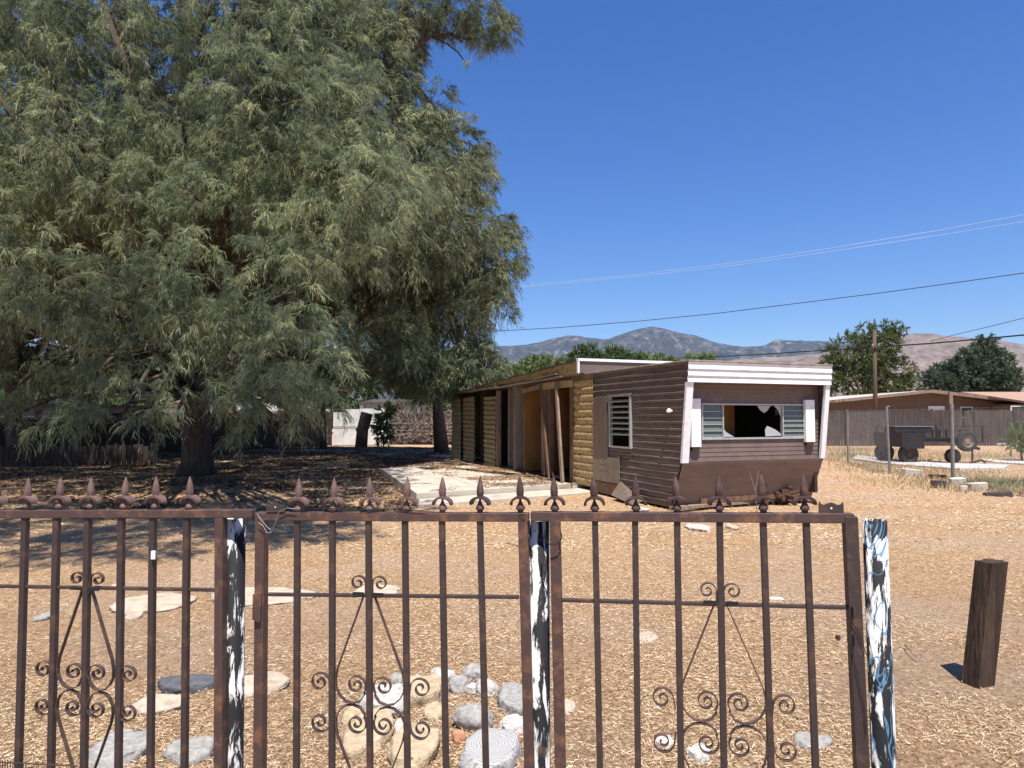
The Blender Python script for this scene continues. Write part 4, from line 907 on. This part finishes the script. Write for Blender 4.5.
# dead pale branch at the left
p0_ = G(52, 470); b = MB(); Yb = 27.0
b.tube([P(53,449,Yb), P(46,436,Yb), P(40,424,Yb), P(36,414,Yb)], [.11,.09,.07,.05], 7)
rb = random.Random(3)
for i in range(34):
    a = P(38+rb.uniform(-3,4), 418+rb.uniform(-6,6), Yb); q = a+Vector((rb.uniform(-.55,.55), rb.uniform(-.3,.3), rb.uniform(.05,.62))); b.tube([a, a.lerp(q,.5)+Vector((rb.uniform(-.05,.05),0,rb.uniform(-.05,.05))), q], [.017,.012,.005], 4)
b.tube([P(53,449,Yb), Vector((P(56,449,Yb).x, Yb, 0))], [.11,.13], 7)
loose('dead_shrub', 'pinkish dead shrub with a bare leaning stem at the left edge', 'dead shrub', b, M['pale_twig'], (P(55,449,Yb).x, Yb, 0))
# leaning cut trunk by the white sheet fence
b = MB(); a = G(361, 447); Y_ = a.y; b.tube([a-Vector((0,0,.1)), P(362.5,430,Y_), P(367,413,Y_)], [.33,.30,.32], 10); b.tube([P(361,436,Y_), P(357,428,Y_)], [.15,.1], 6)
loose('cut_trunk', 'dark cut off tree trunk leaning in front of the white sheet fence', 'tree stump', b, M['bark'], a)
# trees beyond
def far_tree(label, base_px, Y, lobes, m, nc, seed, name='tree', cat='tree', group=None, r0=.2, **kw):
    bx = (base_px-512)/F*Y; t = P(base_px, lobes[0][1]+5, Y)
    return tree(name, label, cat, Vector((bx, Y, 0)), t, r0, [lob(*l) for l in lobes], m, nc, kw.pop('nb', 5), kw.pop('ns', 9), seed, group=group, twigs=kw.pop('twigs', 0), **kw)
KW = dict(L=(.35,.8), sl_len=(.18,.36), wd=.065, droop=.1, up=.3, bend=.12, zmin=.6, ns=14)
far_tree('windswept pine with its upper boughs pointing right, behind the utility pole', 868, 70, [(862,385,70,30),(835,375,70,20),(885,378,70,26),(902,372,70,14),(850,355,70,22),(872,352,70,16),(832,352,70,12),(866,338,71,12),(880,334,71,11),(891,330,71,9),(898,331,71,6),(905,328,71,4),(911,326,71,2.5),(890,338,71,7),(885,350,70,14),(893,346,70,8),(905,385,70,12)], M['fol_pine'], 620, 31, name='pine_tree', **{**KW, 'L': (.35,.8)})
far_tree('dark conifer with a pointed crown right of the windswept pine', 986, 62, [(985,375,62,22),(965,378,62,20),(945,380,62,16),(930,382,62,8),(1002,378,62,16),(985,358,62,15),(968,362,62,12),(1000,362,62,9),(986,346,62,8),(988,338,62,4),(952,368,62,9),(1010,388,62,10)], M['fol_con'], 560, 32, name='conifer_tree', **{**KW, 'L': (.35,.8)})
far_tree('broad light green tree behind the torn side of the mobile home', 540, 60, [(540,378,60,22),(515,384,60,18),(560,374,60,16),(532,369,60,12),(500,390,60,14)], M['fol_light'], 360, 33, **KW)
far_tree('dark upright tree with ragged tips just left of the roof peak', 588, 55, [(588,378,55,16),(575,365,55,7),(590,360,55,6),(598,363,55,6),(583,353,55,3),(590,350,55,2.5),(575,356,55,3)], M['fol_mid'], 240, 34, **KW)
far_tree('dark upright tree with ragged tips behind the white roof cap', 622, 55, [(622,377,55,15),(615,361,55,5.5),(625,359,55,5.5),(635,365,55,6),(612,353,55,2.5),(628,353,55,2.5)], M['fol_mid'], 220, 35, **KW)
far_tree('low light olive tree behind the middle of the mobile home roof', 655, 65, [(655,377,65,16),(645,363,65,7),(662,363,65,8),(672,366,65,6)], M['fol_light'], 200, 36, **KW)
far_tree('low olive tree behind the right end of the roof cap', 703, 68, [(703,380,68,18),(693,363,68,6),(706,361,68,7),(716,366,68,5)], M['fol_light'], 220, 37, **KW)
far_tree('small green shrub at the right edge behind the chain link fence', 1020, 24, [(1019,440,24,9),(1024,434,24,8),(1030,438,24,8)], M['fol_light'], 60, 38, name='shrub', cat='shrub', r0=.04, L=(.15,.3), sl_len=(.08,.16), wd=.03, droop=.1, up=.5, bend=.1, zmin=.1)
far_tree('pale green shrub against the rear plank fence between the sheet fence and the dark trunk', 384, 36, [(383,425,36,8),(382,435,36,7),(386,412,36,6)], M['fol_mid'], 60, 39, name='shrub', cat='shrub', r0=.04, L=(.2,.4), sl_len=(.12,.22), wd=.05, droop=.2, up=.4, bend=.2, zmin=.1)
bf, _, _ = crown('background_foliage', [lob(px_, py_, Y_, r_) for px_, py_, Y_, r_ in ((-60,385,66,60),(10,392,66,45),(70,395,68,42),(130,390,66,46),(190,395,68,42),(250,385,66,46),(305,390,66,40),(350,384,70,30),(405,372,72,34),(450,385,70,34),(490,395,72,24),(420,405,72,22),(340,408,70,18))], 1500, 5, 12, M['fol_mid'], None, (0,0,0), seed=55, L=(.5,1.1), sl_len=(.3,.6), wd=.12, droop=.15, zmin=.3)
tag(bf, kind='stuff')
# ------------------------------------------------------------------ rear fences
def plank_fence(name, label, a, b_, h, m, pitch=.15, z0=0.0, horizontal=False, seed=1, cat='wooden fence', gappy=.0):
    e = empty(name, Vector((a.x, a.y, 0))); tag(e, label, cat); rnd = random.Random(seed); d = (b_-a); Ln = d.length; d = d.normalized(); o = Vector((a.x, a.y, 0)); mb = MB()
    nr = Vector((d.y, -d.x, 0))
    if horizontal:
        nb = int(h/pitch)
        for i in range(nb):
            z = z0+i*pitch+.02; mb.beam(a-o+Vector((0,0,z+pitch*.4+rnd.uniform(-.02,.02))), b_-o+Vector((0,0,z+pitch*.4+rnd.uniform(-.03,.03))), .03, pitch*.93)
    else:
        nb = int(Ln/pitch)
        for i in range(nb):
            if rnd.random() < gappy: continue
            c = a-o + d*(i+.5)*pitch; mb.beam(c+Vector((0,0,z0)), c+Vector((0,0,h+rnd.uniform(-.04,.03))), pitch*rnd.uniform(.84,.95), .02, up=nr)
    mb.build('planks', M[m], e); rl = MB()
    for z in (.4, h-.35): rl.beam(a-o-nr*.05+Vector((0,0,z)), b_-o-nr*.05+Vector((0,0,z)), .05, .09)
    rl.build('rail', M[m], e)
    k = int(Ln/2.4)+1
    for i in range(k+1):
        c = a-o + d*min(Ln, i*2.4); MB().box((c.x-.06, c.y+.0-.05, 0), (c.x+.06, c.y+.07, h+.05)).build('post', M[m], e)
    return e
plank_fence('plank_fence', 'weathered dark board fence running behind the chain link and the small trailer', Vector((15.5, 37.5, 0)), Vector((36, 38.5, 0)), 1.92, 'grey_wood', gappy=.01, seed=4)
plank_fence('plank_fence', 'ramshackle rear fence of weathered boards between the white sheets and the mobile home', Vector((-7.1, 39.5, 0)), Vector((2.0, 40.2, 0)), 1.95, 'grey_wood', pitch=.2, horizontal=True, seed=6)
a = P(333, 443, 38.5); b_ = P(389, 443, 38.5); e = empty('sheet_fence', (a.x, 38.5, 0)); tag(e, 'bright white sheet metal fence panels at the back of the yard', 'sheet fence')
for (t0, t1, h) in ((0, .20, 1.82), (.205, .47, 1.98), (.475, .72, 2.02), (.725, 1.0, 2.02)):
    mb = MB(); V = []; n = 26; Wd = b_.x-a.x
    for i in range(n+1):
        x = Wd*(t0+(t1-t0)*i/n); V += [(x, .03*(i % 2), 0.02), (x, .03*(i % 2), h)]
    mb.add(V, [(2*i, 2*i+2, 2*i+3, 2*i+1) for i in range(n)]); mb.build('sheet', M['white_sheet'], e)
MB().box((0, .04, .9), (b_.x-a.x, .09, .98)).build('rail', M['old_wood'], e)
MB().box((0, -.02, 1.0), ((b_.x-a.x)*.47, -.01, 1.03)).build('seam', M['grey_wood'], e)
# dry vine over rear fence
b = MB(); rv = random.Random(8)
for i in range(170):
    x = rv.uniform(-6.6, -2.8); z = rv.uniform(.1, 1.9); p_ = Vector((x, 39.2+rv.uniform(-.3,.1), z)); pts_ = [p_]; d = Vector((rv.uniform(-1,1), rv.uniform(-.3,.3), rv.uniform(-1,1))).normalized()
    for k in range(4): d = (d+Vector((rv.uniform(-.6,.6), rv.uniform(-.2,.2), rv.uniform(-.7,.5)))).normalized(); pts_.append(pts_[-1]+d*.28)
    if min(q.z for q in pts_) < 0: continue
    b.tube(pts_, [.022,.018,.014,.01,.006], 4)
b.tube([Vector((-4.4,39.0,0)), Vector((-4.3,38.9,.8)), Vector((-4.5,39.0,1.5)), Vector((-4.3,39.1,2.1))], [.05,.045,.04,.02], 6)
loose('dry_vine', 'tangle of dry pale vines hanging over the ramshackle rear fence', 'dry vine', b, M['pale_twig'], (-4.4, 39, 0))
# left boundary wall
a = Vector((-21.5, 21, 0)); b_ = Vector((-10.0, 37, 0))
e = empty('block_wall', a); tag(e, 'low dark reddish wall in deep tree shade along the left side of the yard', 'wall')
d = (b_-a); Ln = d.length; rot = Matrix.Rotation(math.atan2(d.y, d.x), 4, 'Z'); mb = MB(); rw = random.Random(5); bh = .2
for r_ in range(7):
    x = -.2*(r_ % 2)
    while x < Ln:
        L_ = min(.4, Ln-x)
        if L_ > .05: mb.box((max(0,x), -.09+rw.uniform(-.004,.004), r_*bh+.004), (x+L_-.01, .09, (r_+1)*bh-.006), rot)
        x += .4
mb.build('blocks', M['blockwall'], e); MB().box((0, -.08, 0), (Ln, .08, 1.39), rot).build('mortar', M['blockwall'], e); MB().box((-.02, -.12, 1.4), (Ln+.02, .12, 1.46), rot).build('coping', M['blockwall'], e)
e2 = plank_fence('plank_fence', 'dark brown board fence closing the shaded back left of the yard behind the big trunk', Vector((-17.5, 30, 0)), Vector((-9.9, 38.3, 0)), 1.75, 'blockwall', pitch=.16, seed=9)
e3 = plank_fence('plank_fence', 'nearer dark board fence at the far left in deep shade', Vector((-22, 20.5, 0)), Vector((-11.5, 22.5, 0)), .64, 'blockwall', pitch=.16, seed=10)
# ------------------------------------------------------------------ neighbouring houses
def house(name, label, x0, x1, y0, y1, h, rh, wall, roof, fascia, over=.5, axis='x', wins=(), ridge=.5):
    e = empty(name, Vector(((x0+x1)/2, y0, 0))); tag(e, label, 'house'); o = Vector(((x0+x1)/2, y0, 0)); xa, xb = x0-o.x, x1-o.x; D = y1-y0
    MB().box((xa, 0, 0), (xb, D, h)).build('wall', M[wall], e)
    r = MB(); t = .14
    if axis == 'x':   # ridge runs away from the camera: gable faces it
        xm = xa+(xb-xa)*ridge; V = []
        for y in (-over, D+over):
            for dz in (0, t):
                V += [(xa-over, y, h-.05+dz), (xm, y, h+rh+dz), (xb+over, y, h-.05+dz)]
        r.add(V, [(0,1,4,3),(1,2,5,4),(6,9,10,7),(7,10,11,8),(3,4,10,9),(4,5,11,10),(0,6,7,1),(1,7,8,2),(0,3,9,6),(2,8,11,5)])
        MB().add([(xa, -.01, h-.06), (xb, -.01, h-.06), (xm, -.01, h+rh-.02)], [(0,1,2)]).build('gable', M[wall], e)
        f = MB(); f.beam((xa-over, -over-.02, h-.05+t*.4), (xm, -over-.02, h+rh+t*.4), .03, .2); f.beam((xm, -over-.02, h+rh+t*.4), (xb+over, -over-.02, h-.05+t*.4), .03, .2)
    else:
        ym = D*.5; V = []
        for x in (xa-over, xb+over):
            for dz in (0, t): V += [(x, -over, h-.05+dz), (x, ym, h+rh+dz), (x, D+over, h-.05+dz)]
        r.add(V, [(0,3,4,1),(1,4,5,2),(6,7,10,9),(7,8,11,10),(3,9,10,4),(4,10,11,5),(0,1,7,6),(1,2,8,7),(0,6,9,3),(2,5,11,8)])
        f = MB(); f.beam((xa-over-.01, -over-.02, h+.03), (xb+over+.01, -over-.02, h+.03), .03, .2)
    r.build('roof', M[roof], e); f.build('fascia', M[fascia], e)
    for (wx0, wx1, wz0_, wz1_, m) in wins:
        w_ = MB(); w_.box((wx0-o.x, -.05, wz0_), (wx1-o.x, -.012, wz1_)); wo = w_.build('window', M['white_paint'], e)
        MB().box((wx0-o.x+.06, -.06, wz0_+.06), (wx1-o.x-.06, -.052, wz1_-.06)).build('pane', M[m], wo)
    return e
def X(px, Y): return (px-512)/F*Y
house('ranch_house', 'low ranch house with a pale low gable roof and brown fascia behind the board fence', X(838,50), X(1000,50), 50, 62, 2.65, .68, 'house_wall', 'roof_pale', 'old_wood', over=.9, ridge=.54, wins=((X(928,50), X(944,50), 1.7, 2.35, 'white_sheet'), (X(960,50), X(972,50), 1.5, 2.3, 'glass_dark')))
house('tile_roof_house', 'house with an orange brown shingle roof at the right photo edge', X(1012,48), X(1180,48), 46, 58, 2.45, .85, 'house_wall', 'roof_brown', 'roof_dark', over=.9, axis='y', wins=((X(1010,46), X(1030,46), 1.5, 2.3, 'glass_dark'),))
house('teal_house', 'small teal house with blue grey roof showing over the white sheet fence', X(366,52), X(412,52), 52, 60, 2.55, .3, 'teal_wall', 'roof_dark', 'roof_dark', over=.4, axis='y', wins=((X(388,52), X(404,52), 1.6, 2.6, 'glass_dark'),))
house('white_house', 'white house glimpsed between foliage right of the big trunk', X(140,42), X(236,42), 42, 50, 1.9, .95, 'white_wall', 'roof_pale', 'roof_brown', over=.3, ridge=.72, wins=((X(214,42), X(222,42), .9, 1.6, 'glass_dark'),))
e = empty('louvred_house', (X(-10,30), 30, 0)); tag(e, 'blue grey house wall with horizontal lap boards behind the left fence', 'house')
MB().box((-9, 0, 0), (3.4, 8, 2.0)).build('wall', M['grey_wall'], e)
b = MB()
for i in range(10): b.box((-9, -.05, .1+i*.19), (3.35, -.003, .24+i*.19))
b.build('lap_boards', M['grey_wall'], e)
MB().box((-9.4, -.6, 2.0), (3.9, 8.4, 2.12)).build('roof', M['roof_dark'], e)
b = MB()
for i in range(5): b.box((-5, -.09, .35+i*.30), (3.1, -.052, .40+i*.30))
b.build('white_trim', M['white_paint'], e)
# ------------------------------------------------------------------ chain link fence
cp = [Vector((X(812,26.5), 26.5, 0)), G(848, 463), G(890, 474), G(953, 481), G(1030, 497), G(1130, 506)]
e = empty('chain_link_fence', cp[1]); tag(e, 'rusty galvanised chain link fence angling across the right side of the yard', 'chain link fence')
o_ = Vector(cp[1])
HT = 1.72
for i, c in enumerate(cp):
    h = (1.72, 1.72, 1.78, 1.80, 1.70, 1.7)[i]; q = c-o_; b = MB(); b.tube([(q.x, q.y, -.05), (q.x+(.02 if i != 2 else -.05), q.y, h+.03)], .032 if i != 3 else .042, 10); b.tube([(q.x, q.y, h+.02), (q.x, q.y, h+.05)], .038, 10)
    po = b.build('fence_post', M['galv'], e, smooth=False)
c = cp[3]-o_; MB().box((c.x-.04, c.y-.03, 1.82), (c.x+.04, c.y+.04, 2.12)).build('wooden_extension', M['old_wood'], e)
mb = MB()
def wire(b, p, q, r=.0015):
    p, q = Vector(p), Vector(q); d = (q-p).normalized(); a = d.orthogonal().normalized()*r; c = d.cross(a)
    b.add([p+a, p-a*.5+c*.87, p-a*.5-c*.87, q+a, q-a*.5+c*.87, q-a*.5-c*.87], [(0,1,4,3),(1,2,5,4),(2,0,3,5)])
for i in range(len(cp)-1):
    a, b_ = cp[i]-o_, cp[i+1]-o_; Ln = (b_-a).length; d = (b_-a).normalized(); pt = .075; k = int((Ln+HT)/pt)
    for j in range(k):
        for sg in (1, -1):
            # line x + sg*z = const
            x0_ = j*pt if sg > 0 else j*pt-HT
            # param z 0..HT: x = x0 - z (sg=1) or x0 + z (sg=-1)
            zs = [0.03, HT]; P_ = []
            xa_ = lambda z: (x0_-z if sg > 0 else x0_+z)
            za, zb = 0.03, HT
            xa0, xb0 = xa_(za), xa_(zb)
            lo_, hi_ = 0, Ln
            # clip
            def clip(z, x):
                if x < lo_: dz = (lo_-x); z = z - dz if sg > 0 else z + dz; x = lo_
                elif x > hi_: dz = (x-hi_); z = z + dz if sg > 0 else z - dz; x = hi_
                return z, x
            za, xa1 = clip(za, xa0); zb, xb1 = clip(zb, xb0)
            if zb-za < .02 or za < 0 or zb > HT+.01: continue
            wire(mb, a+d*xa1+Vector((0,0,za)), a+d*xb1+Vector((0,0,zb)))
    for z in (.04, HT): wire(mb, a+Vector((0,0,z)), b_+Vector((0,0,z)), .005)
mb.build('wire_mesh', M['wire'], e)
# ------------------------------------------------------------------ small trailer behind
TY = 23.0; tx = X(895, TY); e = empty('utility_trailer', (X(935,TY), TY, 0), 0.06); tag(e, 'black steel utility trailer with open rack and spare tyre parked behind the chain link fence', 'trailer')
xl, xr = X(892,TY)-X(935,TY), X(985,TY)-X(935,TY)
def tyre(parent, c, r, w_, m='rubber', name='wheel'):
    n = 28; b = MB(); prof = [(r*.60,-w_/2),(r*.9,-w_/2),(r,-w_*.36),(r,w_*.36),(r*.9,w_/2),(r*.60,w_/2)]; V = []; Fc = []
    for (rr, yy) in prof:
        for k in range(n): V.append((c[0]+rr*math.cos(2*PI*k/n), c[1]+yy, c[2]+rr*math.sin(2*PI*k/n)))
    for i in range(5):
        for k in range(n): Fc.append((i*n+k, i*n+(k+1)%n, (i+1)*n+(k+1)%n, (i+1)*n+k))
    for k in range(n): Fc.append((5*n+k, 5*n+(k+1)%n, (k+1)%n, k))
    b.add(V, Fc); o = MB().add([c], []).build(name, M['rubber'], parent) if False else b.build(name, M['rubber'], parent, smooth=False)
    rb_ = MB(); V = []; Fc = []
    for (rr, yy) in ((r*.6,-w_*.45),(r*.52,-w_*.2),(r*.34,-w_*.12),(r*.30,-w_*.3),(r*.1,-w_*.34)):
        for k in range(n): V.append((c[0]+rr*math.cos(2*PI*k/n), c[1]+yy, c[2]+rr*math.sin(2*PI*k/n)))
    for i in range(4):
        for k in range(n): Fc.append((i*n+k, i*n+(k+1)%n, (i+1)*n+(k+1)%n, (i+1)*n+k))
    Fc.append(tuple(4*n+k for k in range(n))); rb_.add(V, Fc); rb_.build('rim', M['rust_debris'] if name == 'wheel' else M['tan_board'], o)
    return o
D0 = 1.5
b = MB(); b.box((xl+.25, 0, .72), (xr-.55, D0, .80)); b.box((xl+.25, -.02, .80), (xr-.55, .02, .86)); b.build('deck', M['black_steel'], e)
b = MB(); b.box((xl, -.05, 1.02), (xl+1.25, .55, 1.21)); b.build('tool_box', M['black_steel'], e, bevel=.02)
MB().box((xl-.05, -.08, 1.213), (xl+1.3, .6, 1.235)).build('tool_box_lid', M['grey_wall'], e)
b = MB()
for x in np.linspace(xl+1.3, xr-.6, 6): b.box((x-.02, -.02, .86), (x+.02, .02, 1.08))
b.box((xl+1.2, -.025, 1.081), (xr-.6, .025, 1.12)); b.box((xr-.95, -.025, 1.22), (xr+.1, .03, 1.255)); b.box((xr-.06, -.02, .70), (xr-.01, .03, 1.215)); b.box((xr-.42, -.02, .68), (xr-.061, .03, .73))
b.build('side_rail', M['black_steel'], e); b = MB()
for x in np.linspace(xl+.3, xr-.6, 6): b.box((x-.02, D0-.04, .8), (x+.02, D0, 1.2))
b.box((xl+.3, D0-.045, 1.201), (xr-.6, D0, 1.24)); b.build('rear_rail', M['black_steel'], e)
b = MB(); b.box((xl+.2, -.1, .55), (xl+.3, D0, 1.01)); b.box((xl+.31, -.1, .50), (xl+.95, .0, 1.01)); b.build('fender', M['black_steel'], e)
tyre(e, (X(908,TY)-X(935,TY), .12, .31), .31, .22); tyre(e, (X(908,TY)-X(935,TY), D0-.05, .31), .31, .22)
o = tyre(e, (X(963,TY)-X(935,TY), -.16, .74), .33, .2, name='spare_wheel'); tyre(e, (X(957,TY)-X(935,TY), .25, .24), .24, .2)
b = MB(); b.beam((xr-.6, .7, .74), (xr+.35, .7, .45), .09, .09); b.beam((xr-.6, .1, .74), (xr+.2, .68, .52), .06, .06); b.beam((xr-.6, 1.3, .74), (xr+.2, .72, .52), .06, .06); b.build('drawbar', M['black_steel'], e)
b = MB(); b.tube([(xr-.35, .1, .02), (xr-.35, .1, .72)], .03, 8); b.tube([(xr-.42, .1, .03), (xr-.1, .0, .12), (xr-.02, -.05, .02)], .035, 7); b.build('jack', M['black_steel'], e)
# ------------------------------------------------------------------ driveway strips, chunks, odds
def gpoly(name, pts, z0, z1, m, kind='structure'):
    b = MB(); b.prism([(p.x, p.y) for p in pts], z0, z1); o = b.build(name, M[m]); tag(o, kind=kind); return o
gpoly('driveway', [G(852,460), G(896,466), G(960,470.5), G(1004,470), G(1010,466.5), G(940,464.5), G(890,460.5), G(858,456.5)], -.03, .06, 'concrete_white')
gpoly('path', [G(995,463.5), G(1030,465.5), G(1080,466), G(1080,461.5), G(1030,461), G(978,460)], -.03, .05, 'concrete_white')
ck = [(912,477,24,.20,.1,'long grey concrete chunk at the foot of the chain link, leftmost of the row','concrete'),
      (938,479.5,18,.12,.0,'small dark chunk behind the thick fence post foot','rust_debris'),(940,488,17,.16,.2,'dark tilted slab piece left of the thick fence post','grey_wood'),
      (958,486,17,.18,-.1,'pale tilted concrete piece at the foot of the thick fence post','concrete_white'),(964,491.5,10,.12,.3,'small rounded rubble lump below the pale tilted piece','concrete'),
      (979,491,20,.17,-.15,'broad pale topped slab piece right of the thick fence post','concrete'),(1000,496,26,.08,-.2,'low dark rubble strip at the right photo edge','grey_wood')]
for (px, py, wpx, h, rz, lab, m) in ck:
    c = G(px, py); w_ = wpx/F*c.y/2; b = MB(); rr = random.Random(px); pl = [(math.cos(t)*w_*rr.uniform(.85,1.05)*(1.15 if i % 2 else 1), math.sin(t)*w_*.6*rr.uniform(.8,1.05)) for i, t in enumerate([.5, 1.2, 2.3, 2.8, 3.7, 4.6, 5.6])]
    b.prism(pl, -.03, h); o = b.build('concrete_chunk', M[m], None, bevel=.012); o.location = (c.x, c.y, 0); o.rotation_euler = (rr.uniform(-.1,.1), rr.uniform(-.1,.1), rz); tag(o, lab, 'rubble', 'rubble along the chain link fence')
c = G(1007, 447); b = MB(); b.beam((c.x-.5, c.y, .14), (c.x+.45, c.y+.1, .2), .12, .05); b.beam((c.x-.5, c.y-1.2, .08), (c.x+.5, c.y-1.1, .04), .12, .05); b.beam((c.x-.46, c.y, .14), (c.x-.3, c.y-1.2, .06), .1, .045); b.beam((c.x+.42, c.y+.08, .19), (c.x+.6, c.y-1.12, .05), .1, .045)
loose('wooden_pallet', 'white painted open pallet lying on the ground near the right shrub', 'pallet', b, M['white_paint'], c)
def tufts(name, spots, n, hgt, m, seed):
    r = np.random.default_rng(seed); V = []; Q = []; T = []; tt = []
    C = []; 
    for (c, rad, k) in spots:
        q = np.stack([c.x+r.normal(0, rad[0], k), c.y+r.normal(0, rad[1], k), np.zeros(k)], -1); C.append(q)
    C = np.concatenate(C); N = len(C); d = fnorm(np.stack([r.normal(0,.45,N), r.normal(0,.45,N), np.ones(N)], -1)); h = r.uniform(.4, 1, N)[:, None]*hgt
    s = fnorm(np.cross(d, r.normal(size=(N,3))))*.006
    P0, P1 = C, C+d*h*.6; P2 = P1+fnorm(d+r.normal(0,.5,(N,3))*np.array([1,1,.3]))*h*.4
    V = np.stack([P0-s, P0+s, P1+s, P1-s, P2], 1).reshape(-1,3); b = np.arange(N)[:,None]*5
    return tag(np_mesh(name, V, Q=b+np.array([[0,1,2,3]]), T=b+np.array([[3,2,4]]), mat=m, attr=np.repeat(np.clip(r.normal(.5,.25,N),0,1),5)), kind='stuff')
tufts('dry_grass', [(G(860,459),(1.4,1.2),1600),(G(850,450),(1.8,1.5),1800),(G(915,472),(1.2,.8),1200),(G(990,484),(1.2,.9),3600),(G(1015,490),(.8,.6),1600),(G(1000,458),(2.0,2.0),1800),(G(870,466),(.8,.6),700),(G(930,455),(3,3),1500)], 0, .17, M['drygrass'], 4)
tufts('weeds', [(G(1004,487),(.45,.35),500),(G(848,456),(.5,.5),200)], 0, .28, M['fol_light'], 5)
# ------------------------------------------------------------------ utility pole and wires
PY = 46.0; pb_ = Vector((X(875,PY), PY, 0)); e = empty('utility_pole', pb_); tag(e, 'brown wooden utility pole rising in front of the windswept pine', 'utility pole')
topz = P(877, 330, PY).z
MB().tube([(0,0,0),(.03,0,topz*.5),(.08,0,topz)], [.15,.13,.10], 12).build('pole', M['pole_wood'], e, smooth=True)
zc = P(877, 347, PY).z; MB().box((-.25,-.22,zc-.06),(.35,-.14,zc+.06)).build('crossbar', M['pole_wood'], e)
for s_ in (-.15, .25): MB().lathe([(.03,0),(.05,.03),(.03,.06),(.05,.09),(.02,.12)], (s_, -.18, zc+.062), 10).build('insulator', M['alu'], e)
def cable(label, ctrl, r, m, dash=0):
    b = MB(); pts_ = []
    for i in range(len(ctrl)-1):
        a = P(*ctrl[i]); c = P(*ctrl[i+1])
        for k in range(10): pts_.append(a.lerp(c, k/10))
    pts_.append(P(*ctrl[-1])); b.tube(pts_, r, 6)
    o = b.build('power_cable', M[m], None, smooth=True); tag(o, label, 'cable', 'overhead cables'); return o
cable('thick black cable running from behind the mobile home roof past the utility pole', [(640,359.5,78),(700,357.6,66),(760,354.5,57),(820,350.5,50.5),(877,347,46),(930,343.5,42),(975,339.5,39.5),(1024,335,37),(1100,327,34)], .045, 'cable')
cable('middle thin dark wire crossing the sky from the tree to the right edge', [(490,331.5,60),(560,327.5,57),(640,321,54),(720,313,51),(800,303,48),(880,293,45.5),(960,282,43),(1024,273,41),(1120,258,39)], .026, 'cable')
cable('upper of the two pale wires high in the sky', [(440,293,66),(540,284,62),(640,274,58),(740,262,54),(840,246.5,50),(940,230,47),(1024,214.5,44),(1120,195,41)], .013, 'alu_cable')
cable('lower of the two pale wires high in the sky', [(440,294,67),(540,285.5,63),(640,276,59),(740,264.5,55),(840,250,51),(940,235,48),(1024,221.5,45),(1120,203,42)], .012, 'alu_cable')
cable('short thin wire rising from the conifer tip to the right edge', [(930,341,70),(960,333.5,66),(990,326.5,63),(1024,318,60),(1100,300,55)], .026, 'cable')
cable('thin dark wire behind the tree running to the roof end', [(500,371,34),(540,373.5,32),(575,374,30)], .010, 'cable')
